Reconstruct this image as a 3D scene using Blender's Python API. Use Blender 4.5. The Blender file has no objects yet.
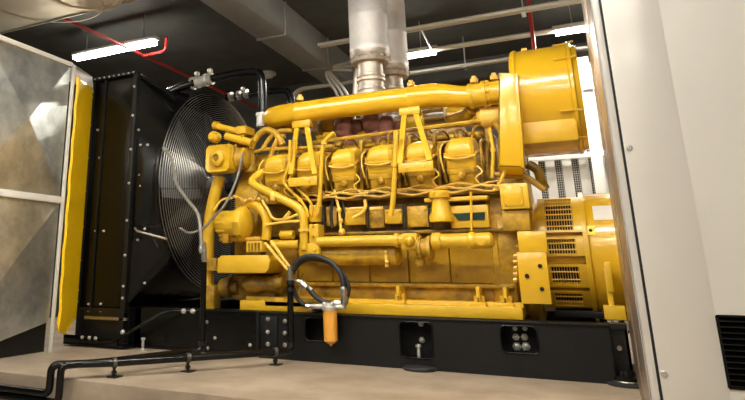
import bpy, bmesh, math, random
from mathutils import Vector, Matrix
random.seed(7)
SC = bpy.context.scene
COL = SC.collection
V = Vector
PI = math.pi
H = 0.66            # camera height above the concrete plinth (z = 0)

# ------------------------------------------------------------------ camera
F, CX, CY = 616.0, 260.0, 101.0
PITCH = math.atan(166 / 616.0)
YAW = math.atan(337 / math.hypot(616, 166))
cd = bpy.data.cameras.new('camera'); cam = bpy.data.objects.new('camera', cd); COL.objects.link(cam)
cd.sensor_width = 36; cd.lens = F / 745 * 36
cd.shift_x = (372.5 - CX) / 745; cd.shift_y = (CY - 200) / 745
cd.clip_start = .02
cam.location = (0, 0, H); cam.rotation_euler = (PI / 2 + PITCH, 0, YAW)
SC.camera = cam
R3 = cam.rotation_euler.to_matrix()

def at(px, py, Y):
    """point of the vertical plane y = Y seen at that place of the photo (used to measure the real object)"""
    d = R3 @ V(((px - CX) / F, -(py - CY) / F, -1))
    t = Y / d.y
    return V((d.x * t, Y, H + d.z * t))
def atz(px, py, z=0):
    d = R3 @ V(((px - CX) / F, -(py - CY) / F, -1))
    t = (z - H) / d.z
    return V((d.x * t, d.y * t, z))

# ------------------------------------------------------------------ materials
def new_mat(name):
    m = bpy.data.materials.new(name); m.use_nodes = True
    nt = m.node_tree; b = nt.nodes['Principled BSDF']
    return m, nt, b
def mat(name, col, rough=.5, metal=0, var=.0, scale=6, bump=0, bscale=40, coat=0, col2=None, rvar=0, spec=None, detail=6):
    m, nt, b = new_mat(name)
    N = nt.nodes; L = nt.links
    b.inputs['Roughness'].default_value = rough
    b.inputs['Metallic'].default_value = metal
    if coat: b.inputs['Coat Weight'].default_value = coat; b.inputs['Coat Roughness'].default_value = .12
    if spec is not None: b.inputs['Specular IOR Level'].default_value = spec
    b.inputs['Base Color'].default_value = (*col, 1)
    tc = N.new('ShaderNodeTexCoord')
    if var or col2:
        n = N.new('ShaderNodeTexNoise'); n.inputs['Scale'].default_value = scale; n.inputs['Detail'].default_value = detail; n.inputs['Roughness'].default_value = .62
        L.new(tc.outputs['Object'], n.inputs['Vector'])
        r = N.new('ShaderNodeValToRGB')
        c2 = col2 or tuple(c * (1 - var) for c in col)
        r.color_ramp.elements[0].position = .36; r.color_ramp.elements[0].color = (*c2, 1)
        r.color_ramp.elements[1].position = .62; r.color_ramp.elements[1].color = (*col, 1)
        L.new(n.outputs['Fac'], r.inputs['Fac']); L.new(r.outputs['Color'], b.inputs['Base Color'])
        if rvar:
            mr = N.new('ShaderNodeMapRange'); mr.inputs['To Min'].default_value = rough + rvar; mr.inputs['To Max'].default_value = rough
            L.new(n.outputs['Fac'], mr.inputs['Value']); L.new(mr.outputs['Result'], b.inputs['Roughness'])
    if bump:
        n2 = N.new('ShaderNodeTexNoise'); n2.inputs['Scale'].default_value = bscale; n2.inputs['Detail'].default_value = 4
        L.new(tc.outputs['Object'], n2.inputs['Vector'])
        bp = N.new('ShaderNodeBump'); bp.inputs['Strength'].default_value = bump; bp.inputs['Distance'].default_value = .01
        L.new(n2.outputs['Fac'], bp.inputs['Height']); L.new(bp.outputs['Normal'], b.inputs['Normal'])
    return m
def emit(name, col, s):
    m, nt, b = new_mat(name)
    b.inputs['Base Color'].default_value = (*col, 1)
    b.inputs['Emission Color'].default_value = (*col, 1); b.inputs['Emission Strength'].default_value = s
    return m

M = {}
M['yellow'] = mat('engine yellow paint', (.72, .43, .016), .36, var=.10, scale=7, bump=.10, bscale=60, coat=.25, rvar=.15)
M['cast'] = mat('cast yellow paint', (.60, .345, .014), .50, col2=(.28, .15, .009), scale=9, bump=.35, bscale=45)
M['smooth_yellow'] = mat('smooth yellow enamel', (.75, .435, .014), .24, var=.05, scale=3, coat=.5)
M['grime_shade'] = mat('shaded grimy yellow paint', (.34, .19, .008), .42, col2=(.10, .05, .006), scale=7, bump=.3, bscale=40)  # darkened to put the shade of recesses into the colour, plus grimy blotches
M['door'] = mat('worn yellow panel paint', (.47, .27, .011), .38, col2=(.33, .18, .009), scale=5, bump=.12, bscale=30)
M['pale_yellow'] = mat('pale yellow paint', (.88, .55, .09), .42, var=.12, scale=12, bump=.1)
M['canvas'] = mat('yellow coated canvas', (1, .61, .002), .45, var=.08, scale=5, bump=.5, bscale=6)
M['black'] = mat('black gloss paint', (.0035, .0035, .0035), .22, spec=.4, var=.4, scale=5, bump=.05, bscale=30)
M['black_dull'] = mat('black satin paint', (.007, .007, .0065), .45, var=.4, scale=9, bump=.1, bscale=60)
M['skid'] = mat('charcoal frame paint', (.004, .004, .0045), .55, spec=.3, col2=(.007, .0065, .006), scale=14, bump=.1, bscale=80)
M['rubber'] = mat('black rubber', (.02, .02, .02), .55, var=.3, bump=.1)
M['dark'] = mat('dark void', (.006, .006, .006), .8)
M['steel'] = mat('bright steel', (.62, .60, .56), .3, 1, var=.2, scale=20)
M['dark_steel'] = mat('dull dark steel', (.12, .115, .10), .45, .6)
M['zinc'] = mat('zinc plated steel', (.72, .70, .64), .38, .6, var=.2, scale=30)
M['wire'] = mat('dark steel wire', (.50, .49, .46), .3, .9)
M['galv'] = mat('galvanised sheet', (.74, .75, .72), .32, .85, col2=(.42, .45, .44), scale=4.5, bump=.25, bscale=5, detail=9)
M['cream_steel'] = mat('light painted steel', (.82, .78, .71), .4, 0, var=.06)
M['duct'] = mat('polished duct sheet', (.85, .72, .55), .36, .55, var=.15, scale=3)
M['clad'] = mat('aluminium cladding', (.84, .80, .77), .5, .2, var=.12, scale=10, bump=.25, bscale=12)
M['bellow'] = mat('steel bellows', (.66, .58, .50), .45, .5, var=.3, scale=18, bump=.2)
M['rust'] = mat('rust brown manifold', (.30, .11, .08), .6, col2=(.13, .05, .04), scale=14, bump=.4)
M['red'] = mat('red pipe paint', (.42, .03, .025), .4)
M['conduit'] = mat('pale grey conduit', (.72, .68, .61), .45, .2)
M['white_steel'] = mat('white coated steel', (.80, .79, .76), .4)
M['cabinet'] = mat('off white cabinet enamel', (.88, .83, .76), .30, var=.025, scale=2, coat=.35)
M['cabinet_side'] = mat('bare steel cabinet side', (.46, .36, .29), .28, .6, var=.25, scale=4)
M['gasket'] = mat('black rubber gasket', (.012, .012, .012), .6)
M['ceil'] = mat('dark painted ceiling', (.08, .078, .068), .85, var=.25, scale=3, bump=.2, bscale=20)
M['wall'] = mat('dark grey wall', (.11, .11, .098), .8, var=.3, scale=3, bump=.2)
M['wall_pale'] = mat('pale plaster wall', (.40, .37, .33), .8, var=.05)
M['duct_grey'] = mat('matt grey duct', (.32, .31, .29), .6, var=.15, scale=5, bump=.1)
M['concrete'] = mat('sealed concrete', (.36, .285, .21), .52, col2=(.25, .19, .135), scale=2.4, bump=.25, bscale=22, detail=10, rvar=.1)
M['sticker'] = mat('white paper label', (.85, .82, .74), .4)
M['label_yellow'] = mat('yellow warning label', (.85, .72, .02), .4)
M['orange'] = mat('amber filter body', (.90, .42, .06), .3, var=.06, coat=.4)
M['hose_grey'] = mat('grey armoured hose', (.26, .24, .21), .5, .2, var=.2, scale=40)
M['harness'] = mat('ochre wiring sleeve', (.70, .42, .06), .6, var=.3, scale=30)
M['slot'] = mat('dark green glass', (.01, .03, .02), .25)
M['tube'] = emit('fluorescent tube', (1, .97, .88), 40)
M['smoke_white'] = mat('cream plastic', (.66, .62, .54), .5)

# ------------------------------------------------------------------ mesh building
class MB:
    def __init__(s): s.bm = bmesh.new()
    def box(s, x0, x1, y0, y1, z0, z1, bev=0, seg=2):
        if x0 > x1: x0, x1 = x1, x0
        if y0 > y1: y0, y1 = y1, y0
        if z0 > z1: z0, z1 = z1, z0
        r = bmesh.ops.create_cube(s.bm, size=1)
        for v in r['verts']:
            v.co = V(((x0 + x1) / 2 + v.co.x * (x1 - x0), (y0 + y1) / 2 + v.co.y * (y1 - y0), (z0 + z1) / 2 + v.co.z * (z1 - z0)))
        if bev:
            es = list({e for v in r['verts'] for e in v.link_edges})
            bmesh.ops.bevel(s.bm, geom=es, offset=min(bev, .45 * min(x1 - x0, y1 - y0, z1 - z0)), segments=seg, affect='EDGES', profile=.5)
        return s
    def ring(s, c, u, w, r, n):
        return [s.bm.verts.new(c + u * (r * math.cos(2 * PI * k / n)) + w * (r * math.sin(2 * PI * k / n))) for k in range(n)]
    def tube(s, pts, r, n=12, closed=False, cap=True, smooth=0):
        pts = [V(p) for p in pts]
        if smooth: pts = round_path(pts, smooth)
        if not isinstance(r, (list, tuple)): r = [r] * len(pts)
        N = len(pts); rings = []; prev = None
        for i, p in enumerate(pts):
            if closed: t = pts[(i + 1) % N] - pts[i - 1]
            else: t = (pts[min(i + 1, N - 1)] - pts[max(i - 1, 0)])
            t.normalize()
            if prev is None:
                a = V((0, 0, 1)) if abs(t.z) < .9 else V((1, 0, 0))
                u = t.cross(a).normalized()
            else:
                u = (prev - t * prev.dot(t)).normalized()
            prev = u; w = t.cross(u)
            rings.append(s.ring(p, u, w, r[i], n))
        m = N if closed else N - 1
        for i in range(m):
            A, B = rings[i], rings[(i + 1) % N]
            for k in range(n):
                s.bm.faces.new((A[k], A[(k + 1) % n], B[(k + 1) % n], B[k]))
        if cap and not closed:
            s.bm.faces.new(rings[0][::-1]); s.bm.faces.new(rings[-1])
        return s
    def cyl(s, a, b, r, n=20, r2=None):
        return s.tube([a, b], [r, r if r2 is None else r2], n)
    def lathe(s, o, d, prof, n=32, cap=True):
        """prof: (distance along d, radius)"""
        o = V(o); d = V(d).normalized()
        a = V((0, 0, 1)) if abs(d.z) < .9 else V((1, 0, 0))
        u = d.cross(a).normalized(); w = d.cross(u)
        rings = [s.ring(o + d * t, u, w, max(r, 1e-4), n) for t, r in prof]
        for A, B in zip(rings, rings[1:]):
            for k in range(n): s.bm.faces.new((A[k], A[(k + 1) % n], B[(k + 1) % n], B[k]))
        if cap: s.bm.faces.new(rings[0][::-1]); s.bm.faces.new(rings[-1])
        return s
    def loft(s, secs, cap=True):
        rs = [[s.bm.verts.new(V(p)) for p in sec] for sec in secs]
        n = len(rs[0])
        for A, B in zip(rs, rs[1:]):
            for k in range(n): s.bm.faces.new((A[k], A[(k + 1) % n], B[(k + 1) % n], B[k]))
        if cap: s.bm.faces.new(rs[0][::-1]); s.bm.faces.new(rs[-1])
        return s
    def prism(s, poly, d):
        """poly: list of 3-D points, d: extrusion vector"""
        d = V(d)
        return s.loft([poly, [V(p) + d for p in poly]])
    def ball(s, c, r, sc=(1, 1, 1), seg=16):
        res = bmesh.ops.create_uvsphere(s.bm, u_segments=seg, v_segments=seg // 2, radius=r)
        for v in res['verts']: v.co = V((v.co.x * sc[0], v.co.y * sc[1], v.co.z * sc[2])) + V(c)
        return s
    def bolt(s, c, d, r=.012, h=.012):
        c = V(c); d = V(d).normalized()
        return s.lathe(c, d, [(0, r * 1.35), (h * .25, r * 1.35), (h * .25, r), (h, r), (h * 1.2, r * .6)], n=6)
    def build(s, name, m, parent=None, loc=None, bev=0, ang=35):
        off = V(parent['_o']) if parent is not None and '_o' in parent else (V(loc) if loc is not None else V((0, 0, 0)))
        bm = s.bm
        bmesh.ops.translate(bm, verts=bm.verts, vec=-off)
        bmesh.ops.recalc_face_normals(bm, faces=bm.faces)
        if bev:
            es = [e for e in bm.edges if len(e.link_faces) == 2 and e.calc_face_angle(0) > math.radians(50)]
            bmesh.ops.bevel(bm, geom=es, offset=bev, segments=2, affect='EDGES', profile=.5, clamp_overlap=True)
        lim = math.radians(ang)
        for f in bm.faces: f.smooth = True
        for e in bm.edges:
            if len(e.link_faces) == 2 and e.calc_face_angle(0) > lim: e.smooth = False
        if parent is not None and name not in PATTERN:
            cl = clusters(bm)
            if 1 < len(cl) <= 40:
                first = None
                for fs in cl:
                    keep = set(fs); b2 = bm.copy(); b2.faces.ensure_lookup_table()
                    bmesh.ops.delete(b2, geom=[b2.faces[i] for i in range(len(b2.faces)) if i not in keep], context='FACES')
                    me = bpy.data.meshes.new(name); b2.to_mesh(me); b2.free()
                    me.materials.append(M[m] if isinstance(m, str) else m)
                    o = bpy.data.objects.new(name, me); COL.objects.link(o); o.parent = parent; o['_o'] = tuple(off)
                    first = first or o
                bm.free(); return first
        me = bpy.data.meshes.new(name); bm.to_mesh(me); bm.free()
        me.materials.append(M[m] if isinstance(m, str) else m)
        o = bpy.data.objects.new(name, me); COL.objects.link(o)
        if parent is not None:
            o.parent = parent; o['_o'] = tuple(off)
        elif loc is not None:
            o.location = loc; o['_o'] = tuple(loc)
        else: o['_o'] = (0, 0, 0)
        return o

PATTERN = {'fan_guard', 'wire_mesh', 'vent_mesh', 'wiring_harness', 'louvre', 'fuel_rail', 'wiring_terminal', 'vent_slot', 'rear_web', 'guard_spoke_ring'}
def clusters(bm):
    """face indices of the loose pieces, pieces that touch or overlap kept together"""
    bm.faces.index_update(); bm.faces.ensure_lookup_table(); seen = set(); isl = []
    for f in bm.faces:
        if f.index in seen: continue
        st = [f]; seen.add(f.index); fs = []
        while st:
            g = st.pop(); fs.append(g.index)
            for e in g.edges:
                for h in e.link_faces:
                    if h.index not in seen: seen.add(h.index); st.append(h)
        co = [v.co for i in fs for v in bm.faces[i].verts]
        lo = [min(c[k] for c in co) - .002 for k in range(3)]; hi = [max(c[k] for c in co) + .002 for k in range(3)]
        isl.append([fs, lo, hi])
    ch = True
    while ch:
        ch = False
        for i in range(len(isl)):
            for j in range(i + 1, len(isl)):
                A, B = isl[i], isl[j]
                if all(A[1][k] <= B[2][k] and B[1][k] <= A[2][k] for k in range(3)):
                    A[0] += B[0]; A[1] = [min(A[1][k], B[1][k]) for k in range(3)]; A[2] = [max(A[2][k], B[2][k]) for k in range(3)]
                    isl.pop(j); ch = True; break
            if ch: break
    return [a[0] for a in isl]

def round_path(pts, r, k=6):
    out = [pts[0]]
    for a, b, c in zip(pts, pts[1:], pts[2:]):
        d1 = (a - b); d2 = (c - b)
        rr = min(r, d1.length * .48, d2.length * .48)
        p = b + d1.normalized() * rr; q = b + d2.normalized() * rr
        for i in range(k + 1):
            t = i / k
            out.append(p * (1 - t) ** 2 + b * 2 * t * (1 - t) + q * t * t)
    out.append(pts[-1])
    return out
def spline(pts, k=6):
    pts = [V(p) for p in pts]; P = [pts[0]] + pts + [pts[-1]]; out = []
    for i in range(1, len(P) - 2):
        a, b, c, d = P[i - 1:i + 3]
        for j in range(k):
            t = j / k
            out.append(.5 * ((2 * b) + (c - a) * t + (2 * a - 5 * b + 4 * c - d) * t * t + (3 * b - a - 3 * c + d) * t ** 3))
    out.append(pts[-1])
    return out
def tag(o, label, cat=None, group=None, kind=None):
    o['label'] = label
    if cat: o['category'] = cat
    if group: o['group'] = group
    if kind: o['kind'] = kind
    return o
def thing(name, loc, label, cat, group=None):
    o = bpy.data.objects.new(name, None); COL.objects.link(o); o.location = loc; o['_o'] = tuple(loc)
    o.empty_display_size = .1
    return tag(o, label, cat, group)
def struct(name, mb, m, bev=0):
    o = mb.build(name, m, bev=bev); o['kind'] = 'structure'; return o
def pbox(mb, x0, y0, x1, y1, Y, depth, bev=.008):
    """box whose front face lies on plane y=Y and covers that rectangle of the photo"""
    my, mx = (y0 + y1) / 2, (x0 + x1) / 2
    mb.box(at(x0, my, Y).x, at(x1, my, Y).x, Y, Y + depth, at(mx, y1, Y).z, at(mx, y0, Y).z, bev)
    return mb

# ================================================================== SETTING
struct('floor', MB().box(-9, 4, -3.5, 10, -.6, -.5), 'concrete')
pl = MB().box(-6.6, 2.6, 3.06, 9, -.5, 0); struct('floor_plinth', pl, 'concrete', bev=.012)
struct('ceiling', MB().box(-9, 4, -3.5, 10, 3.6, 3.7), 'ceil')
struct('wall_back', MB().box(-9, 4, 9.0, 9.15, -.5, 3.6), 'wall')
struct('wall_left', MB().box(-9.15, -9, -3.5, 9.15, -.5, 3.6), 'wall')
struct('wall_right', MB().box(4, 4.15, -3.5, 9.15, -.5, 3.6), 'wall_pale')
struct('wall_front', MB().box(-9, 4, -3.65, -3.5, -.5, 3.6), 'wall_pale')

# ================================================================== SKID
YS = 4.40
ZT = .318
sk = thing('skid_base', (-1.2, 5.25, 0), 'long black steel base frame lying on the plinth under the yellow engine', 'steel base')
XL = at(259, 335, YS).x; XR = at(612, 350, YS).x
holes = []
for (x0, y0, x1, y1) in ((305, 318, 331, 341), (400, 322, 433, 358), (501, 326, 538, 353)):
    my, mx = (y0 + y1) / 2, (x0 + x1) / 2
    holes.append((at(x0, my, YS).x, at(x1, my, YS).x, at(mx, y1, YS).z, at(mx, y0, YS).z))
b = MB(); xs = XL
for (a, c, z0, z1) in holes:
    b.box(xs, a, YS, YS + .03, .012, ZT)
    b.box(a, c, YS, YS + .03, .012, z0); b.box(a, c, YS, YS + .03, z1, ZT)
    r = .03                                    # rounded corners of the opening
    for (cx_, cz_, sx, sz) in ((a, z0, 1, 1), (c, z0, -1, 1), (a, z1, 1, -1), (c, z1, -1, -1)):
        poly = [V((cx_, YS, cz_)), V((cx_ + sx * r, YS, cz_)), V((cx_ + sx * r * .3, YS, cz_ + sz * r * .3)), V((cx_, YS, cz_ + sz * r))]
        b.prism(poly, (0, .03, 0))
    xs = c
b.box(xs, XR, YS, YS + .03, .012, ZT)
b.box(XL, XR, YS - .012, YS + .16, ZT, ZT + .010, .004)
b.box(XL, XR, YS, YS + .16, 0, .012)
b.build('front_beam', 'skid', sk)
for (a, c, z0, z1) in holes:
    w = MB(); t = .006
    pts = [V((a + .02, YS - .004, z0)), V((c - .02, YS - .004, z0)), V((c, YS - .004, z0 + .02)), V((c, YS - .004, z1 - .02)), V((c - .02, YS - .004, z1)), V((a + .02, YS - .004, z1)), V((a, YS - .004, z1 - .02)), V((a, YS - .004, z0 + .02))]
    w.tube(pts, .0045, n=6, closed=True); w.build('opening_rim', 'black', sk)
b = MB().box(XL, XR, 5.85, 6.1, 0, ZT)
b.build('rear_beam', 'skid', sk)
b = MB().box(XL, XR, YS + .17, YS + .18, .02, ZT - .01); b.build('inner_web', 'dark', sk)
b = MB()
for x in (-2.2, -1.4, -.6, -.1): b.box(x - .05, x + .05, YS + .18, 5.85, .08, ZT - .02)
b.build('cross_member', 'skid', sk)
# right end, set back
XE = at(634, 350, 4.55).x
b = MB().box(XR - .02, .115, 4.52, 4.56, .03, ZT); b.box(XR - .02, .115, 4.5, 4.62, ZT - .02, ZT + .01); b.box(.1, .115, 4.52, 6.1, .03, ZT)
b.build('end_plate', 'black_dull', sk)
b = MB(); b.cyl((.06, 4.52, .19), (.06, 4.49, .19), .014, 8); b.build('end_bolt', 'steel', sk)
# left section, set back under the radiator
YL = 4.47
b = MB().box(-3.645, XL, YL, YL + .03, .02, ZT - .005)
b.box(-3.645, XL, YL - .01, YL + .14, ZT - .005, ZT + .01, .004); b.box(-3.645, XL, YL - .02, YL + .14, .0, .02)
b.box(-3.58, -3.52, YL, 6.1, .0, ZT); b.box(-3.60, XL, 5.95, 6.1, 0, ZT)
b.build('radiator_beam', 'black', sk)
x = at(262, 330, YL).x
b = MB().box(XL - .012, XL + .014, YS - .03, YS + .1, .02, ZT + .01, .003); b.box(XL - .012, XL + .16, YS - .012, YS, .03, ZT - .02, .003)
b.build('splice_plate', 'skid', sk)
for (px, py) in ((268, 319), (268, 332), (268, 344), (285, 321), (285, 333), (285, 345)):
    p = at(px, py, YS - .012); MB().bolt(p, (0, -1, 0), .013, .014).build('splice_bolt', 'steel', sk)
for (px, py) in ((207, 322), (215, 338), (208, 348), (250, 345)):
    p = at(px, py, YL); MB().bolt(p, (0, -1, 0), .011, .012).build('beam_bolt', 'steel', sk)
# mount bolts showing in the openings
for (px, py, r) in ((516, 337, .017), (524.5, 337, .017), (517, 346.5, .021), (526, 346.5, .021), (515, 328.5, .012), (525, 328.5, .012)):
    p = at(px, py, YS + .165); MB().bolt(p, (0, -1, 0), r, .02).build('mount_bolt', 'zinc', sk)
p0 = at(419, 358, YS + .06); p1 = at(418.5, 347, YS + .06)
b = MB().cyl(p0, p1, .012, 12); b.lathe(p1, (0, 0, 1), [(0, .02), (.012, .02), (.018, .012)], 12); b.build('jack_bolt', 'zinc', sk)
for (px, py) in ((422, 340), (421, 323.5)):
    MB().bolt(at(px, py, YS + .165), (0, -1, 0), .016, .02).build('mount_bolt', 'zinc', sk)
# pads under the skid
p = atz(421, 369.5); tag(MB().lathe((p.x, p.y - .02, 0), (0, 0, 1), [(0, .11), (.014, .115), (.026, .10), (.03, .0)], 28).build('rubber_pad', 'rubber', None, (p.x, p.y - .02, 0)), 'flat black rubber disc on the plinth below the bolted opening of the steel base', 'rubber pad')
p = atz(629, 386)
t = thing('anti_vibration_mount', (p.x, p.y + .02, 0), 'round black spring foot standing on the plinth beside the white cabinet', 'machine foot')
c = V((p.x, p.y + .02, 0))
MB().lathe(c, (0, 0, 1), [(0, .11), (.012, .11), (.02, .095), (.02, .0)], 28).build('foot_plate', 'rubber', t)
MB().lathe(c + V((0, 0, .02)), (0, 0, 1), [(0, .07), (.02, .072), (.035, .05), (.06, .045)], 24).build('spring_cup', 'black', t)
b = MB(); b.tube([c + V((.075 * math.cos(k / 24 * 2 * PI), .075 * math.sin(k / 24 * 2 * PI), .024)) for k in range(24)], .004, n=6, closed=True); b.build('rim', 'steel', t)

# ================================================================== RADIATOR
YR = 4.40
XR0, XR1 = -4.17, -3.65
ra = thing('radiator', (-3.8, 5.25, 0), 'tall glossy black radiator with round wire fan guard facing the engine', 'radiator')
ZR0, ZR1 = .30, 2.43
b = MB().box(XR0, XR1, YR, 6.35, ZR0, ZR1, .006); b.build('casing', 'black', ra)
b = MB()
b.box(XR0 - .02, XR0 + .012, YR - .035, YR + .02, ZR0 - .02, ZR1 + .03, .003)
b.box(XR1 - .015, XR1 + .03, YR - .035, YR + .02, ZR0 - .02, ZR1 + .02, .003)
b.box(XR0 + .14, XR0 + .155, YR - .014, YR, ZR0, ZR1)
b.box(XR0 - .02, XR1 + .03, YR - .035, YR + .03, ZR1, ZR1 + .025, .003)
b.box(XR0, XR1 + .02, YR - .02, YR + .03, ZR0 - .015, ZR0 + .012)
b.build('side_flange', 'black_dull', ra)
for z in (.36, .46, .72, 1.02, 1.35, 1.66, 1.98, 2.26):
    MB().bolt((XR0 + .01, YR - .035, z), (0, -1, 0), .010, .012).build('flange_bolt', 'zinc', ra)
    MB().bolt((XR1 + .008, YR - .035, z + .04), (0, -1, 0), .010, .012).build('flange_bolt', 'zinc', ra)
for k in range(9):
    MB().bolt((XR0 + .03 + k * .06, YR - .035, ZR1 + .013), (0, -1, 0), .008, .01).build('top_bolt', 'zinc', ra)
for (px, py) in ((98, 130), (96, 231), (100, 158), (104, 231), (139, 130), (141, 145), (148, 145), (140, 175), (148, 174), (141, 186), (145, 229), (138, 240), (145, 283), (101, 304), (89, 304), (101, 311), (89, 311)):
    p = at(px, py, YR); MB().bolt(p, (0, -1, 0), .009, .016).build('casing_bolt', 'zinc', ra)
# shroud: square at the casing, round at the fan
YC, ZC, RF = 5.36, 1.42, 1.0
XF = -3.34
n = 64; secA = []; secB = []; secM = []
for k in range(n):
    a = 2 * PI * k / n + PI / 4
    cx_, sy_ = math.cos(a), math.sin(a)
    m_ = max(abs(cx_), abs(sy_))
    secA.append(V((XR1, YC + cx_ / m_ * .95, 1.37 + sy_ / m_ * 1.04)))
    secM.append(V((XF - .06, YC + cx_ * (RF + .0), ZC + sy_ * (RF + .03))))
    secB.append(V((XF, YC + cx_ * (RF - .02), ZC + sy_ * (RF - .0))))
b = MB(); b.loft([secA, secM, secB], cap=False); b.build('fan_shroud', 'black', ra)
b = MB(); b.tube([V((XF, YC + math.cos(2 * PI * k / 72) * RF * .99, ZC + math.sin(2 * PI * k / 72) * RF * .99)) for k in range(72)], .014, n=8, closed=True); b.build('shroud_ring', 'black', ra)
b = MB().box(XR1 - .01, XR1 + .001, YC - .8, YC + .8, .42, 2.3); b.build('core', 'dark', ra)
# domed wire guard
b = MB()
def gx(r): return XF + .20 * (1 - (r / RF) ** 2) ** .6 if r < RF else XF
nr = 50
for i in range(3, nr + 1):
    r = RF * i / nr * .985; N_ = 56
    b.tube([V((gx(r), YC + math.cos(2 * PI * k / N_) * r, ZC + math.sin(2 * PI * k / N_) * r)) for k in range(N_)], .0026, n=4, closed=True)
b.build('fan_guard', 'wire', ra)
b = MB()
for k in range(16):
    a = 2 * PI * k / 16 + .1
    b.tube([V((gx(r * RF) - .006, YC + math.cos(a) * r * RF, ZC + math.sin(a) * r * RF)) for r in (.07, .3, .5, .7, .85, .94, .985)], .005, n=5)
b.build('guard_spoke', 'black', ra)
b = MB(); b.lathe((XF + .19, YC, ZC), (1, 0, 0), [(0, .02), (0, .075), (.012, .075), (.014, .02)], 24); b.build('guard_hub', 'black', ra)
for k in range(8):
    a = 2 * PI * k / 8
    secs = []
    for r, w in ((.12, .09), (.4, .13), (.80, .15)):
        u = V((0, math.cos(a), math.sin(a))); tv = V((0, -math.sin(a), math.cos(a))) * w + V((.05, 0, 0))
        c0 = V((XF - .12, YC, ZC)) + u * r
        nn = V((.006, 0, 0))
        secs.append([c0 - tv - nn, c0 + tv - nn, c0 + tv + nn, c0 - tv + nn])
    MB().loft(secs).build('fan_blade', 'black_dull', ra)
b = MB().lathe((XF - .2, YC, ZC), (1, 0, 0), [(0, .14), (.16, .14), (.18, .1)], 24); b.build('fan_hub', 'black_dull', ra)
# stay bars on the shroud, dipstick-like chrome rod
b = MB().tube([at(135, 228, 4.36), at(137, 231, 4.35), at(167, 239, 4.33)], .010, 8); b.build('chrome_rod', 'steel', ra)
b = MB().tube([at(150, 232, 4.40), at(158, 247, 4.38)], .006, 6); b.build('stay', 'black_dull', ra)
b = MB().tube([at(137, 74, 4.40), at(168, 92, 4.56), at(176, 100, 4.6)], .02, 8, smooth=.05); b.build('top_stay', 'black', ra)
# feet and lower frame
b = MB()
for (px0, py0, px1, py1, th) in ((84, 317, 126, 320, .03), ):
    pbox(b, px0, py0, px1, py1, YR - .03, .03, .002)
b.build('lower_rail', 'steel', ra)
b = MB()
b.box(XR0 + .02, XR0 + .05, YR - .03, YR + .02, .04, ZR0); b.box(XR1 - .03, XR1 + .02, YR - .03, YR + .02, .12, ZR0)
b.box(XR0 - .02, XR1 + .02, YR, YR + .06, .04, ZR0 + .02)
b.build('foot_frame', 'black_dull', ra)
bp = MB().box(-4.2, -3.52, 4.27, 4.46, .012, .028, .003); bp.box(-4.2, -3.6, 4.27, 4.29, .028, .09, .003); bp.build('base_plate', 'black', ra)
for x in (-3.98, -3.9, -3.83): MB().bolt((x, 4.27, .078), (0, -1, 0), .012, .014).build('foot_bolt', 'zinc', ra)
tb = [at(80, 342, 4.26), at(112, 342, 4.26), at(166, 311, 4.30), at(197, 311, 4.36)]
b = MB().tube(tb, .012, 8, smooth=.06); b.build('drain_bar', 'black', ra)
for (px, py) in ((184, 311), (193, 311), (123, 332)):
    MB().bolt(at(px, py, 4.27), (0, -1, 0), .016, .02).build('bar_clamp', 'zinc', ra)
p0 = atz(132, 353); b = MB().cyl((p0.x, 4.3, 0), (p0.x, 4.3, .09), .011, 12); b.lathe((p0.x, 4.3, .0), (0, 0, 1), [(0, .03), (.01, .03), (.02, .012)], 14); b.lathe((p0.x, 4.3, .085), (0, 0, 1), [(0, .018), (.018, .018)], 6)
b.build('levelling_bolt', 'zinc', ra)
# coolant stub on top with bright clamp
q = at(201, 79, 4.95)

# ================================================================== COOLANT PIPES (black)
cp = thing('coolant_pipe', (q.x, 4.95, 1.95), 'thick black coolant pipe arching over the fan guard down to a pale collar', 'pipe')
pa = [at(158, 97, 4.75), at(180, 87, 4.9), at(205, 80, 4.95), at(238, 73, 4.95), at(261, 71, 4.95), at(262.5, 90, 4.95), at(262.5, 118, 4.95)]
b = MB().tube(round_path(pa, .12, 8), .040, 20); b.build('pipe_run', 'black', cp)
b = MB().tube([at(191, 84, 4.95), at(196, 83, 4.95), at(206, 80.5, 4.95), at(212, 78.5, 4.95)], .055, 20)
for px, py in ((193, 83.5), (198, 82), (206, 80), (211, 78.5)):
    p = at(px, py, 4.95); dd = (at(212, 79, 4.95) - at(191, 84, 4.95)).normalized()
    b.lathe(p - dd * .012, dd, [(0, .064), (.024, .064)], 20)
b.ball(at(197, 74, 4.9), .03, seg=10); b.ball(at(210, 71, 4.9), .03, seg=10)
b.build('clamp', 'zinc', cp)
b = MB().lathe(at(262.5, 127, 4.95), (0, 0, 1), [(0, .055), (.02, .062), (.02, .056), (.10, .056), (.10, .064), (.13, .064)], 20); b.build('collar', 'white_steel', cp)
cp2 = thing('coolant_pipe', (at(285, 95, 5.5).x, 5.5, 1.9), 'thinner black coolant pipe elbow behind the tip of the yellow intake pipe', 'pipe')
pa = [at(222, 98, 5.5), at(243, 96, 5.5), at(272, 91, 5.5), at(288, 90, 5.5), at(292, 100, 5.5), at(292, 128, 5.5)]
MB().tube(round_path(pa, .1, 8), .035, 16).build('pipe_run', 'black', cp2)
b = MB()
for px, py in ((230, 97), (238, 95.5), (245, 94)):
    p = at(px, py, 5.45); b.lathe(p, (1, 0, 0), [(0, .05), (.03, .05)], 16)
b.ball(at(243, 89, 5.45), .025, seg=10); b.build('clamp', 'zinc', cp2)

# ================================================================== ENGINE
en = thing('diesel_engine', (-1.6, 5.25, ZT), 'large yellow twelve cylinder diesel engine on black steel base', 'engine')
XC = [-2.296 + .3 * 0, 0, 0, 0, 0, 0]
XC = [-2.296 + k * .302 for k in range(6)]
EX0, EX1 = -2.86, -.44
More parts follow.
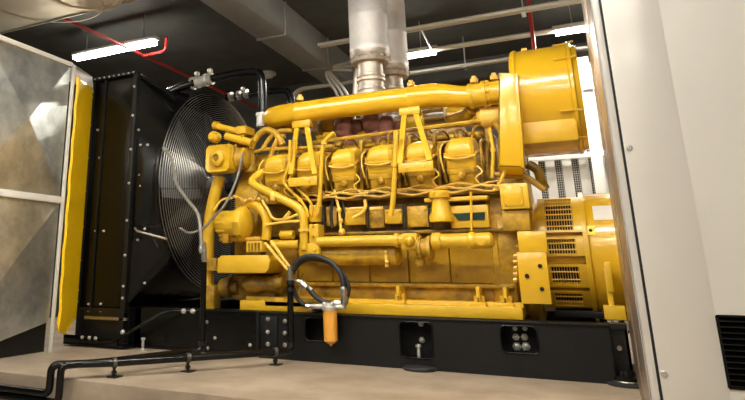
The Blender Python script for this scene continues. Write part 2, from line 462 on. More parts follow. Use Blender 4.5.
# block and lower parts
b = MB()
b.loft([[V((x, y, z)) for (y, z) in ((4.80, .62), (4.74, .98), (4.76, 1.24), (5.05, 1.42), (5.45, 1.42), (5.74, 1.24), (5.76, .98), (5.70, .62))] for x in (-2.55, -.62)])
b.build('engine_block', 'grime_shade', en, bev=.015)
b = MB()
b.box(-2.45, -.52, 4.69, 5.80, .515, .545, .008)
b.box(-2.45, -.52, 4.74, 5.76, .40, .52, .02)
b.build('oil_pan', 'cast', en)
b = MB(); b.box(-2.45, -.52, 4.735, 5.765, .54, .90, .01); b.build('crankcase', 'grime_shade', en)
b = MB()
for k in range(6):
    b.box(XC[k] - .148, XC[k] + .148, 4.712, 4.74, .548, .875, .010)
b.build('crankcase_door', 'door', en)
for k in range(6):
    MB().bolt((XC[0] - .11 + k * .302, 4.712, .60), (0, -1, 0), .010, .012).build('crankcase_bolt', 'cast', en)
# mounting rails
for (x0, x1, lab) in ((-2.56, -1.93, 0), (-1.80, -.46, 1)):
    b = MB().box(x0, x1, 4.50, 4.62, ZT + .012, .405, .006); b.box(x0, x1, 4.60, 4.73, .34, .43, .006)
    b.build('mounting_rail', 'yellow', en)
for (px, yb) in ((398, 0), (478, 0), (505, 0)):
    x = at(px, 297, 4.56).x
    b = MB().box(x - .05, x + .05, 4.54, 4.68, .40, .43, .006); b.box(x - .012, x + .012, 4.56, 4.76, .42, .53, .004); b.box(x - .035, x + .035, 4.6, 4.66, .43, .47)
    b.build('mounting_foot', 'yellow', en)
    MB().cyl((x, 4.57, .43), (x, 4.57, .46), .014, 6).build('foot_bolt', 'grime_shade', en)

# valve covers
TILT = math.radians(14)
dv = V((0, -math.sin(TILT), math.cos(TILT))); vv = V((0, -math.cos(TILT), -math.sin(TILT)))
def rrect(c, w, d, ch, flip=1):
    o = []
    D = V((dv.x, dv.y * flip, dv.z)); Vv = V((0, vv.y * flip, vv.z))
    for (a, q_) in ((w - ch, d), (w, d - ch), (w, -d + ch), (w - ch, -d), (-w + ch, -d), (-w, -d + ch), (-w, d - ch), (-w + ch, d)):
        o.append(c + V((a, 0, 0)) + Vv * q_)
    return o
def cover(xc, flip=1):
    y0 = 4.79 if flip == 1 else 5.71
    o = V((xc, y0, 1.318)); D = V((0, dv.y * flip, dv.z))
    S = lambda h, w, d, ch: rrect(o + D * h, w, d, ch, flip)
    b = MB().loft([S(-.06, .098, .155, .02), S(.035, .098, .155, .02), S(.04, .104, .16, .02), S(.075, .108, .163, .02)])
    base = b.build('rocker_box', 'cast', en, bev=.004)
    b = MB().loft([S(.075, .103, .152, .012), S(.155, .107, .156, .014)])
    b.loft([S(.158, .112, .168, .03), S(.174, .112, .168, .03)])
    b.loft([S(.174, .103, .158, .018), S(.222, .100, .150, .022), S(.262, .086, .128, .028), S(.284, .064, .10, .03), S(.288, .03, .05, .01)])
    vcov = b.build('valve_cover', 'yellow', en, bev=.005)
    b = MB()
    for sx in (-.111, .111):
        for dd in (.12, .0, -.12): b.bolt(o + D * .175 + V((sx, 0, 0)) + V((0, vv.y * flip, vv.z)) * dd, D, .009, .014)
    b.build('cover_bolt', 'pale_yellow', vcov)
    if flip == 1:
        b = MB()
        c = o + D * .02 + vv * .155
        b.lathe(c, vv, [(0, .03), (.02, .026), (.03, .014)], 14)
        b.build('boss', 'cast', base)
        b = MB()
        p = [o + D * .155 + vv * .172 + V((sx, 0, 0)) for sx in (-.11, -.06, 0, .06, .11)]
        b.tube(spline([p[0] + D * .012, p[1] - D * .002, p[2] - D * .006, p[3] - D * .002, p[4] + D * .012], 4), .007, 8)
        b.build('clip_wire', 'pale_yellow', vcov)
for x in XC: cover(x)
for x in XC: cover(x, -1)
# heads between the covers: injector pipes and wiring
for k, x in enumerate(XC):
    b = MB()
    xg = x + .151
    b.tube(spline([V((xg, 4.78, 1.58)), V((xg - .01, 4.67, 1.53)), V((xg, 4.62, 1.40)), V((xg - .015, 4.66, 1.28)), V((xg - .02, 4.68, 1.18))], 5), .012, 8)
    b.tube(spline([V((xg + .03, 4.80, 1.56)), V((xg + .03, 4.7, 1.50)), V((xg + .022, 4.66, 1.36)), V((xg + .03, 4.68, 1.26))], 5), .009, 8)
    b.lathe((xg, 4.625, 1.39), (0, 0, 1), [(0, .019), (.035, .019)], 8)
    b.build('injector_pipe', 'grime_shade', en)
    b = MB()
    b.tube(spline([V((x - .125, 4.66, 1.55)), V((x - .135, 4.60, 1.50)), V((x - .13, 4.575, 1.42)), V((x - .12, 4.60, 1.33))], 5), .006, 6)
    b.tube(spline([V((x + .115, 4.60, 1.36)), V((x + .15, 4.57, 1.31)), V((x + .10, 4.58, 1.27)), V((x + .14, 4.60, 1.22)), V((x + .20, 4.60, 1.21))], 5), .006, 6)
    b.build('signal_wire', 'pale_yellow', en)
# top rails behind the covers
b = MB()
b.tube([V((-2.42, 4.93, 1.64)), V((-.62, 4.93, 1.66))], .024, 10)
b.tube([V((-2.42, 4.86, 1.59)), V((-.70, 4.86, 1.60))], .014, 8)
b.tube(round_path([V((-2.1, 4.86, 1.70)), V((-.56, 4.84, 1.74)), V((-.50, 4.80, 1.6)), V((-.50, 4.78, 1.36))], .06), .018, 8)
for k in range(9):
    x = -2.3 + k * .2
    b.lathe((x, 4.93, 1.645), (1, 0, 0), [(0, .034), (.03, .034)], 8)
    b.box(x + .07, x + .1, 4.86, 4.95, 1.58, 1.68, .004)
b.build('fuel_rail', 'cast', en)
b = MB()
for s in range(14):
    x = -2.35 + s * .125 + random.uniform(-.03, .03)
    h = random.uniform(.04, .12)
    b.tube(spline([V((x, 4.84, 1.55)), V((x + .02, 4.80, 1.58 + h)), V((x + .07, 4.86, 1.60 + h)), V((x + .10, 4.95, 1.58 + h * .4))], 5), random.choice((.008, .011, .007)), 7)
b.build('bypass_pipe', 'grime_shade', en)
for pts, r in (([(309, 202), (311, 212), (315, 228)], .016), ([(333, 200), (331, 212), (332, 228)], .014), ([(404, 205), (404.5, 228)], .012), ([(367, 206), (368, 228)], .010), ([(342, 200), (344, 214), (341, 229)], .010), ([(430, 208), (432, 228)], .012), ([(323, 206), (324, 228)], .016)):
    MB().tube(spline([at(px, py, 4.635) for px, py in pts], 5), r, 8).build('gap_shade_tube', 'rubber', en)  # dark tubes added to deepen the shade in gaps below the covers
# lower harness and pipes below the heads
b = MB()
for j, (z, y, r) in enumerate(((1.232, 4.60, .010), (1.205, 4.59, .008), (1.255, 4.605, .007))):
    pts = []
    for k in range(34):
        x = -2.05 + k * .047
        pts.append(V((x, y + .008 * math.sin(k * 1.7 + j), z + .010 * math.sin(k * 1.1 + j * 2.1))))
    b.tube([p - V((0, 0, .02)) for p in pts], r, 7)
b.build('wiring_harness', 'harness', en)
b = MB()
b.box(-2.45, -.52, 4.64, 4.80, 1.165, 1.20, .006)
b.box(-2.45, -.52, 4.66, 4.78, .90, .925, .006)
b.build('head_ledge', 'grime_shade', en)
# inspection covers on the block side
for i, (x0, y0, x1, y1) in enumerate(((296, 208, 304, 226), (344, 207, 365, 225), (369, 210, 384, 228), (384.5, 209, 402, 224), (407, 206, 428, 227), (450, 205, 489, 228), (326, 206, 337, 226))):
    b = MB(); Y_ = 4.64 if i != 2 else 4.67
    pbox(b, x0, y0, x1, y1, Y_, .10, .010)
    if i not in (5,):
        for fx, fy in ((.12, .15), (.88, .15), (.12, .85), (.88, .85)):
            b.bolt(at(x0 + (x1 - x0) * fx, y0 + (y1 - y0) * fy, Y_), (0, -1, 0), .008, .010)
    ic = b.build('inspection_cover', 'yellow' if i % 2 else 'cast', en)
    if i == 5:
        w = MB()
        a0, a1, a2, a3 = at(453, 213.5, 4.636), at(485, 212, 4.636), at(485, 219.5, 4.636), at(458, 220.5, 4.636)
        w.prism([a0, a1, a2, a3], (0, -.003, 0)); w.build('sight_slot', 'slot', ic)
b = MB(); b.box(at(425, 210, 4.62).x, at(489, 210, 4.62).x, 4.61, 4.8, 1.12, 1.15, .006); b.build('cover_rail', 'yellow', en)
# oil filler
p = at(442, 222, 4.62)
b = MB().lathe(p, (0, 0, 1), [(0, .085), (.04, .088), (.07, .07), (.13, .062), (.17, .062)], 24); fl = b.build('oil_filler', 'yellow', en)
MB().lathe(p + V((0, 0, .17)), (0, 0, 1), [(0, .078), (.02, .082), (.045, .080), (.055, .06), (.056, .0)], 24).build('cap', 'yellow', fl)
# small fittings on the block side
b = MB()
b.tube([at(350, 209, 4.6), at(366, 208, 4.6)], .012, 8); b.tube([at(353, 218, 4.59), at(361, 214, 4.59), at(366, 208, 4.59), at(365, 200, 4.60)], .013, 8, smooth=.03)
b.tube([at(370, 209, 4.6), at(383, 208, 4.6)], .014, 8); b.tube([at(334, 190, 4.6), at(339, 208, 4.6), at(341, 230, 4.6)], .011, 8)
b.ball(at(339, 210, 4.6), .024, seg=10); b.ball(at(342, 232, 4.6), .028, seg=10); b.ball(at(341, 221, 4.6), .02, seg=10)
b.build('drain_fitting', 'pale_yellow', en)
# tall thin pipes in front of the covers
for pts, r, yy in (([(334, 133), (324, 143), (321.5, 165), (319, 205), (316, 216)], .017, 4.53), ([(396, 131), (395, 165), (393.5, 195), (391, 216)], .020, 4.53), ([(471, 192), (471.5, 231)], .009, 4.56),
                   ([(290, 140), (289, 165), (284, 182), (300, 200), (307, 212), (306, 222)], .013, 4.54), ([(295, 140), (293, 170), (291, 181), (307, 198), (312, 206), (311, 216)], .010, 4.53),
                   ([(505, 137), (506, 165), (500, 182), (494, 190)], .012, 4.6), ([(489, 128), (493, 150), (492, 178)], .014, 4.66)):
    b = MB().tube(spline([at(px, py, yy) for px, py in pts], 5), r, 10)
    for px, py in pts[1:-1:2]: b.lathe(at(px, py, yy) - V((0, 0, .015)), (0, 0, 1), [(0, r * 1.5), (.03, r * 1.5)], 8)
    b.build('fuel_pipe', 'yellow', en)
# oil transfer pipes low on the side
b = MB().cyl(at(318, 242, 4.50), at(404, 240, 4.50), .040, 24)
b.lathe(at(395, 240.5, 4.5), (1, 0, 0), [(0, .05), (.03, .05)], 20); b.ball(at(409, 240.5, 4.45), .040, seg=16)
pb = b.build('water_pipe', 'yellow', en)
b = MB(); pbox(b, 401, 233, 417, 250, 4.465, .13, .012); b.build('pipe_flange', 'yellow', pb)
b = MB().lathe(at(317, 255.5, 4.60), (1, 0, 0), [(0, .06), (.01, .076), (.64, .076), (.66, .06), (.67, .03)], 24)
for t_ in (.18, .50): b.lathe(at(317, 255.5, 4.60) + V((t_, 0, 0)), (1, 0, 0), [(0, .08), (.02, .08)], 24)
b.build('oil_cooler', 'cast', en)
b = MB()
for (px, py) in ((386, 252), (387, 262)): b.ball(at(px, py, 4.52), .016, seg=8)
b.box(at(386, 250, 4.53).x - .01, at(386, 250, 4.53).x + .01, 4.52, 4.56, .66, .76)
b.build('cooler_clip', 'pale_yellow', en)
b = MB().lathe(at(418, 248, 4.54), (1, 0, 0), [(0, .06), (.012, .085), (.03, .085), (.03, .065), (.075, .062), (.075, .085), (.1, .085), (.1, .05)], 24)
for k in range(8):
    a = k * PI / 4; b.bolt(at(418, 248, 4.54) + V((.002, math.cos(a) * .072, math.sin(a) * .072)), (-1, 0, 0), .010, .012)
b.ball(at(420, 262, 4.54), .035, seg=10)
b.build('pump_coupling', 'cast', en)
b = MB().lathe(at(432, 241.5, 4.52), (1, 0, 0), [(0, .05), (.01, .062), (.06, .062), (.07, .052), (.25, .052), (.26, .06), (.29, .06), (.30, .052), (.38, .056), (.40, .05), (.415, .03)], 28)
b.lathe(at(482, 242, 4.475), (0, -1, 0), [(0, .024), (.012, .024), (.012, .012), (.018, .012)], 12)
b.build('starter_motor', 'yellow', en)
b = MB(); b.lathe(at(500, 245, 4.76), (0, -1, 0), [(0, .05), (.02, .05), (.03, .04)], 20); b.ball(at(498, 254, 4.74), .02, seg=8); b.build('access_plug', 'cast', en)

# flywheel housing
b = MB().lathe((-.62, 5.25, .80), (1, 0, 0), [(0, .50), (.03, .56), (.16, .56), (.18, .60), (.22, .60)], 48); 
b.box(-.66, -.50, 4.72, 5.78, .42, 1.22, .02)
b.build('flywheel_housing', 'cast', en)
for k in range(28):
    a = 2 * PI * k / 28
    if math.cos(a) < .3: MB().bolt((-.44, 5.25 + math.cos(a) * .575, .80 + math.sin(a) * .575), (-1, 0, 0), .012, .03).build('housing_bolt', 'pale_yellow', en)
# junction boxes on the right
b = MB(); pbox(b, 500, 183, 529, 209, 4.50, .20, .010); jb = b.build('junction_box', 'yellow', en)
w = MB(); pbox(w, 503, 186, 523, 206, 4.494, .01, .004)
for px, py in ((505, 188), (521, 187), (506, 204), (522, 203)): w.bolt(at(px, py, 4.494), (0, -1, 0), .006, .006)
w.build('lid', 'smooth_yellow', jb)
b = MB(); pbox(b, 502, 210, 530, 231, 4.53, .18, .010); b.build('junction_box_lower', 'cast', en)
# bracket plate bolted to the flywheel housing
b = MB(); pbox(b, 519, 252, 549, 304, 4.52, .02, .004); pbox(b, 518, 231, 547, 253, 4.52, .03, .004)
br = b.build('side_bracket', 'smooth_yellow', en)
for px, py in ((527, 276), (540, 266), (542, 289)):
    MB().cyl(at(px, py, 4.522), at(px, py, 4.512), .014, 12).build('bracket_hole', 'dark', br)
b = MB()
for k in range(5): b.bolt(at(517, 256 + k * 6, 4.6), (-1, 0, 0), .013, .02)
b.build('bracket_bolt', 'pale_yellow', en)

# intake pipe along the top
def AX(px, py): return at(px, py, 4.80)
b = MB()
pth = [(at(276, 119, 4.98), .088), (at(272, 118.5, 4.90), .094), (at(274, 117.5, 4.83), .096), (at(284, 115, 4.80), .096), (at(296, 113, 4.80), .092), (at(297, 112.9, 4.80), .096), (at(299, 112.6, 4.8), .096), (at(300, 112.4, 4.80), .092), (at(340, 107, 4.80), .094), (at(385, 101.5, 4.80), .095), (at(407, 99, 4.80), .095), (at(408, 98.9, 4.80), .099), (at(410, 98.7, 4.8), .099), (at(411, 98.6, 4.80), .096), (at(432, 95.5, 4.80), .098), (at(446, 95.5, 4.80), .092), (at(460, 96.5, 4.80), .082), (at(470, 96.5, 4.80), .082)]
b.tube([p for p, r in pth], [r for p, r in pth], 36)
ip = b.build('intake_pipe', 'smooth_yellow', en, ang=50)
b = MB(); a0 = at(469, 96.5, 4.8); 
b.lathe(a0, (1, 0, .02), [(0, .095), (.03, .1), (.03, .09), (.10, .092), (.10, .105), (.13, .105), (.13, .088), (.27, .092), (.27, .11), (.31, .11)], 36)
for k in range(10):
    a = 2 * PI * k / 10; b.bolt(a0 + V((.135, math.cos(a) * .095, math.sin(a) * .095)), (1, 0, 0), .012, .02)
b.build('flange_adapter', 'yellow', ip)
for px, py in ((300, 98), (411, 84), (474, 80), (494, 77)):
    b = MB().lathe(at(px, py, 4.80) - V((0, 0, .02)), (0, 0, 1), [(0, .03), (.03, .03), (.035, .018), (.05, .018)], 10); b.build('clamp_bolt', 'pale_yellow', ip)
# A-frame supports from the pipe down to the covers
for (a, lf, rt, pl_) in (((302, 126), (291, 174), (315, 174), (289, 168, 317, 187)), ((410, 113), (400, 163), (430, 160), (399, 158, 433, 173))):
    b = MB(); Yt, Yb = 4.76, 4.49
    T = at(*a, Yt)
    for ft, s in ((lf, -1), (rt, 1)):
        Bm = at(*ft, Yb); T1 = T + V((s * .045, 0, 0))
        w_ = V((.020, 0, 0)); d_ = V((0, .012, 0))
        b.loft([[T1 - w_ - d_, T1 + w_ - d_, T1 + w_ + d_, T1 - w_ + d_], [Bm - w_ - d_, Bm + w_ - d_, Bm + w_ + d_, Bm - w_ + d_]])
    b.box(T.x - .085, T.x + .085, Yt - .03, Yt + .05, T.z - .02, T.z + .045, .01)
    q0, q1 = at(pl_[0], pl_[3], Yb), at(pl_[2], pl_[1], Yb)
    b.box(q0.x, q1.x, Yb - .012, Yb + .012, q0.z, q0.z + .07, .004)
    sp = b.build('pipe_support', 'yellow', en)
    w = MB()
    for fx in (.25, .75): w.bolt((q0.x + (q1.x - q0.x) * fx, Yb - .012, q0.z + .035), (0, -1, 0), .010, .01)
    w.build('support_bolt', 'pale_yellow', sp)
# right support column of the air cleaner
b = MB()
T0, T1, B0, B1 = at(499, 73, 4.55), at(515, 73, 4.55), at(498, 167, 4.55), at(522, 168, 4.55)
b.prism([T0, T1, B1, B0], (0, .02, 0))
b.prism([T1, T1 + V((.0, .22, 0)), B1 + V((0, .22, 0)), B1], (.015, 0, 0))
b.prism([T0, T0 + V((.0, .15, 0)), B0 + V((0, .15, 0)), B0], (.012, 0, 0))
b.prism([B0, B1, B1 + V((0, .15, -.06)), B0 + V((0, .15, -.06))], (0, 0, .015))
b.build('support_column', 'smooth_yellow', en, bev=.003)
b = MB()
b.tube(spline([at(528, 164, 4.75), at(537, 170, 4.75), at(541, 180, 4.78), at(545, 188, 4.82)], 6), [.032] * 19, 14)
b.tube([at(495, 175, 4.66), at(520, 172, 4.66), at(545, 190, 4.66)], .022, 10, smooth=.08)
b.build('elbow_pipe', 'grime_shade', en)

# turbo side: manifolds, heat shields
for (px, py, r, sx, sz, m_) in ((347, 127, .12, 1.1, .8, 'rust'), (375, 123, .11, 1.0, .8, 'rust'), (388, 127, .09, 1.2, .9, 'rust')):
    b = MB(); p = at(px, py, 5.02)
    b.lathe(p - V((.1, 0, 0)), (1, 0, 0), [(0, .03), (.005, r * .6), (.03, r * .9), (.07, r), (.12, r), (.16, r * .85), (.18, r * .5), (.24, r * .42)], 24)
    b.tube(round_path([p + V((.02, 0, 0)), p + V((.02, -.02, -.15)), p + V((.02, .1, -.32))], .08), .06, 16)
    b.build('turbocharger', m_, en)
b = MB(); b.tube([V((-2.2, 5.1, 1.56)), V((-.75, 5.1, 1.62))], .065, 16)
for k in range(6): b.tube([V((XC[k], 4.92, 1.47)), V((XC[k] + .02, 5.0, 1.56)), V((XC[k] + .05, 5.1, 1.58))], .04, 12, smooth=.05); 
b.build('exhaust_manifold', 'rust', en)
b = MB()
for (px, py) in ((312, 128), (435, 115)):
    p = at(px, py, 4.96); b.lathe(p - V((.075, 0, 0)), (1, 0, 0), [(0, .05), (.0, .072), (.15, .072), (.15, .05)], 24)
    b.lathe(p - V((.082, 0, 0)), (1, 0, 0), [(0, .076), (.012, .076)], 24); b.lathe(p + V((.07, 0, 0)), (1, 0, 0), [(0, .076), (.012, .076)], 24)
b.build('sleeve', 'steel', en)
b = MB()
b.tube([at(448, 122, 5.0), at(466, 116, 4.95), at(473, 108, 4.85)], .05, 16, smooth=.06)
b.tube([at(268, 128, 5.0), at(296, 127, 5.02)], .06, 16)
b.tube([at(321, 126, 5.06), at(338, 125, 5.06)], .06, 16)
b.build('outlet_pipe', 'cast', en)
b = MB(); b.lathe(at(478, 118, 4.9), (1, 0, 0), [(0, .06), (.03, .09), (.10, .10), (.16, .085), (.22, .06)], 24); b.lathe(at(478, 119, 4.9) + V((.1, 0, 0)), (0, 0, 1), [(0, .05), (.12, .05)], 16)
b.build('crossover_housing', 'pale_yellow', en)
b = MB().box(-2.45, -.6, 5.15, 5.35, 1.40, 1.70, .02); b.box(-1.9, -.8, 4.98, 5.5, 1.66, 1.74, .01); b.build('valley_cover', 'grime_shade', en)
b = MB().cyl((-2.3, 5.62, 1.95), (-.4, 5.62, 1.98), .10, 24); b.build('rear_intake_pipe', 'yellow', en)

# ---- front end (left in the photo)
b = MB()
b.loft([[V((x, y, z)) for (y, z) in ((4.86, .40), (4.74, .62), (4.74, 1.30), (4.95, 1.66), (5.55, 1.66), (5.76, 1.30), (5.76, .62), (5.64, .40))] for x in (-2.76, -2.52)])
b.build('front_housing', 'cast', en, bev=.02)
b = MB().lathe((-2.78, 5.25, .82), (-1, 0, 0), [(0, .22), (.12, .22), (.12, .17), (.15, .17), (.15, .20), (.2, .20)], 32); b.build('crank_pulley', 'black_dull', en)
b = MB().cyl((XF + .2, 5.27, ZC), (-2.76, 5.27, ZC), .06, 20); b.build('fan_shaft', 'black_dull', en)
# left column pipe
b = MB().tube(spline([at(220, 176, 4.66), at(214, 198, 4.66), at(209, 225, 4.66), at(208, 265, 4.66), at(208, 311, 4.66)], 5), .052, 20); b.build('water_column', 'yellow', en)
b = MB(); pbox(b, 204, 258, 216, 271, 4.56, .12, .012); pbox(b, 203, 285, 214, 313, 4.58, .12, .02); b.build('column_flange', 'cast', en)
# square pump body with round bore
c = at(217, 158, 4.50)
b = MB()
sq = lambda Y_, s: [V((c.x + a * s, Y_, c.z + d * s)) for a, d in ((-.75, -1), (.75, -1), (1, -.75), (1, .75), (.75, 1), (-.75, 1), (-1, .75), (-1, -.75))]
b.loft([sq(4.515, .105), sq(4.505, .118), sq(4.54, .125), sq(4.62, .125)])
b.lathe(c + V((0, .06, 0)), (0, -1, 0), [(0, .08), (.075, .07), (.085, .055), (.088, .034), (.06, .030)], 28, cap=False)
wp = b.build('thermostat_housing', 'yellow', en)
MB().cyl(c + V((0, -.012, 0)), c + V((0, .04, 0)), .032, 20).build('bore', 'grime_shade', wp)
w = MB()
for a, d in ((-1, -1), (1, -1), (1, 1), (-1, 1)): w.bolt(c + V((a * .085, .035, d * .10)), (0, -1, 0), .012, .014)
w.build('bore_bolt', 'pale_yellow', wp)
b = MB().lathe(at(226, 160, 4.66), (1, 0, 0), [(0, .10), (.12, .115), (.15, .10), (.22, .095), (.24, .06)], 28); b.lathe(at(238, 157, 4.66), (1, 0, 0), [(0, .12), (.02, .12)], 28); b.build('pump_volute', 'cast', en)
b = MB()
b.tube([at(216, 126, 4.66), at(245, 133, 4.66)], .030, 14); b.lathe(at(214, 125.5, 4.66), (1, 0, -.2), [(0, .038), (.05, .038)], 14)
b.tube([at(226, 136, 4.60), at(252, 143, 4.60)], .034, 14); b.lathe(at(240, 139.5, 4.6), (1, 0, -.2), [(0, .042), (.03, .042)], 14)
b.lathe(at(214, 137, 4.60) + V((0, .05, 0)), (0, -1, 0), [(0, .05), (.06, .055), (.08, .045), (.10, .03)], 18)
b.box(at(240, 130, 4.7).x, at(250, 130, 4.7).x, 4.62, 4.8, at(240, 136, 4.7).z, at(240, 128, 4.7).z, .01)
b.build('bypass_tube', 'yellow', en)
for pts, r in (([(250, 150), (255, 140), (261, 133), (268, 130), (277, 135), (283, 145)], .03), ([(262, 150), (270, 138), (280, 131), (292, 131)], .02), ([(270, 157), (274, 147), (279, 138), (285, 136)], .022), ([(246, 158), (262, 150), (300, 148), (334, 146)], .016), ([(250, 172), (250, 150)], .045)):
    MB().tube(spline([at(px, py, 4.72) for px, py in pts], 6), r, 12).build('coolant_tube', 'cast', en)
# S-shaped pipe
b = MB().tube(round_path([at(262, 172, 4.60), at(249, 182, 4.50), at(266, 191, 4.48), at(298, 207, 4.48), at(304, 217, 4.48), at(304, 250, 4.48)], .14, 8), .034, 18)
b.build('oil_pipe', 'yellow', en)
b = MB(); b.lathe(at(304, 229, 4.48), (0, 0, -1), [(0, .045), (.02, .045)], 18); b.box(at(274, 196, 4.48).x - .02, at(274, 196, 4.48).x + .02, 4.44, 4.6, at(274, 201, 4.48).z, at(274, 192, 4.48).z, .005)
b.build('pipe_collar', 'pale_yellow', en)
b = MB().tube(spline([at(246, 205, 4.56), at(254, 204, 4.54), at(263, 211, 4.52), at(267, 222, 4.52), at(266, 240, 4.52)], 6), .040, 18); b.build('breather_pipe', 'yellow', en)
b = MB()
for pts, r in (([(262, 200), (268, 210), (274, 219), (286, 219), (296, 215), (304, 212)], .011), ([(266, 225), (284, 222), (300, 221)], .011), ([(214, 210), (222, 200), (232, 198)], .010), ([(284, 219), (290, 212)], .016)):
    b.tube(spline([at(px, py, 4.47) for px, py in pts], 5), r, 8)
b.tube([at(265, 243, 4.42), at(288, 270, 4.40)], .013, 8); b.tube([at(271, 241, 4.42), at(290, 268, 4.40)], .013, 8)
b.build('fuel_line', 'pale_yellow', en)
b = MB()
for k in range(16):
    t_ = k / 15; p = at(234 + 34 * t_, 196 + 4 * math.sin(t_ * 5) + 6 * t_ * t_, 4.50)
    b.ball(p + V((0, random.uniform(-.01, .01), random.uniform(-.015, .015))), random.uniform(.012, .022), seg=8)
b.build('wiring_terminal', 'harness', en)
# charging alternator
c = at(219, 224, 4.52)
b = MB().lathe(c, (1, 0, 0), [(0, .05), (.005, .085), (.04, .10), (.10, .105), (.20, .105)], 32)
for k in range(10):
    a = 2 * PI * k / 10; b.box(c.x + .02, c.x + .10, c.y + math.cos(a) * .104 - .006, c.y + math.cos(a) * .104 + .006, c.z + math.sin(a) * .104 - .006, c.z + math.sin(a) * .104 + .006)
ca = b.build('charging_alternator', 'yellow', en)
b = MB().lathe(c + V((.20, 0, 0)), (1, 0, 0), [(0, .14), (.06, .14), (.09, .10), (.10, .05)], 8); b.build('end_housing', 'yellow', ca, bev=.006)
b = MB(); pbox(b, 222, 233, 228, 243, 4.46, .08, .006); pbox(b, 219, 237, 260, 241, 4.50, .08, .006); b.build('alternator_foot', 'cast', ca)
b = MB(); pbox(b, 246, 241, 262, 252, 4.46, .10, .006); gb = b.build('vent_box', 'yellow', en)
w = MB()
for k in range(4):
    w.box(at(248 + 3.3 * k, 246, 4.458).x, at(250 + 3.3 * k, 246, 4.458).x, 4.455, 4.459, at(250, 251, 4.458).z, at(250, 243, 4.458).z)
w.build('vent_slot', 'grime_shade', gb)
# shelf-like pump guard
b = MB()
q0, q1 = at(217, 273, 4.42), at(270, 255, 4.42)
poly = [V((q0.x, 4.42, q0.z)), V((q1.x - .05, 4.42, q0.z)), V((q1.x - .015, 4.42, q0.z + .03)), V((q1.x, 4.42, q1.z - .04)), V((q1.x - .02, 4.42, q1.z)), V((q0.x + .03, 4.42, q1.z)), V((q0.x, 4.42, q1.z - .03))]
b.prism(poly, (0, .30, 0)); b.build('pump_guard', 'yellow', en, bev=.008)
# lower front clutter
b = MB()
b.lathe(at(222, 287, 4.62), (1, 0, 0), [(0, .07), (.05, .085), (.10, .085), (.10, .05), (.16, .05)], 24)
b.lathe(at(246, 284, 4.60), (1, 0, 0), [(0, .06), (.03, .075), (.12, .075), (.15, .055), (.28, .055), (.28, .07), (.31, .07)], 24)
b.lathe(at(275, 283, 4.50), (1, 0, 0), [(0, .03), (.01, .045), (.07, .045), (.08, .03)], 20)
b.box(-2.72, -2.30, 4.62, 4.80, .40, .60, .02)
b.build('raw_water_pump', 'grime_shade', en)
b = MB()
b.lathe(at(272, 245, 4.52), (1, 0, 0), [(0, .03), (.01, .042), (.05, .042), (.05, .036), (.24, .036)], 18)
b.lathe(at(280, 235, 4.52), (1, 0, 0), [(0, .02), (.01, .034), (.12, .034)], 18)
b.build('drain_pipe', 'yellow', en)
b = MB(); pbox(b, 309, 224, 318, 252, 4.48, .14, .008); pbox(b, 299, 243, 319, 256, 4.47, .14, .01)
for px, py in ((313, 226), (313, 236), (315, 250)): b.bolt(at(px, py, 4.47), (0, -1, 0), .010, .012)
pbox(b, 309, 205, 318, 222, 4.54, .12, .008)
b.build('filter_bracket', 'yellow', en)
b = MB(); pbox(b, 264, 298, 330, 308, 4.50, .2, .01); b.build('front_foot', 'cast', en)

# ================================================================== AIR CLEANER
XA0 = -.43
ac = thing('air_cleaner', (-.1, 5.0, 1.5), 'big yellow drum shaped air cleaner at the end of the intake pipe', 'air filter housing')
cA = V((-.395, 5.02, 1.88)); RA = .405
b = MB().lathe(cA, (1, 0, 0), [(0, .30), (0, RA), (.02, RA + .012), (.035, RA + .012), (.05, RA), (.38, RA), (.39, RA + .015), (.41, RA + .015), (.42, RA - .01), (.45, RA - .02), (.45, .2)], 64)
b.build('drum', 'smooth_yellow', ac, bev=.0)
b = MB().box(-.38, .0, 4.68, 5.30, 1.50, 1.66, .015); b.build('lower_box', 'yellow', ac)
b = MB()
for k, a in enumerate((-2.5, -1.95, -.9, -.3)):
    pass
for an in (150, 205, 235, 100):
    a = math.radians(an); u = V((0, math.cos(a), math.sin(a)))
    p = cA + V((.30, 0, 0)) + u * (RA + .008)
    b = MB().tube([p, p + V((.06, 0, 0)), p + V((.14, 0, 0)) + u * .012], .008, 8); b.build('latch', 'yellow', ac)
b = MB().box(-.32, -.28, 5.0, 5.04, 2.27, 2.32, .006); b.build('lifting_lug', 'yellow', ac)

# ================================================================== ALTERNATOR (generator end)
al = thing('generator_alternator', (0, 5.25, ZT), 'round yellow alternator with mesh vents and a white label behind the cabinet edge', 'generator')
cL = V((-.44, 5.25, .74)); RL = .425
b = MB().lathe(cL, (1, 0, 0), [(0, RL - .02), (.02, RL + .03), (.06, RL + .03), (.07, RL - .03), (.375, RL - .03), (.38, RL + .035), (.41, RL + .035)], 64)
b.build('adapter_ring', 'yellow', al)
b = MB().lathe(cL + V((.40, 0, 0)), (1, 0, 0), [(0, RL + .005), (.03, RL + .02), (.62, RL + .02), (.66, RL - .02), (.70, .3)], 64); b.build('stator_shell', 'smooth_yellow', al)
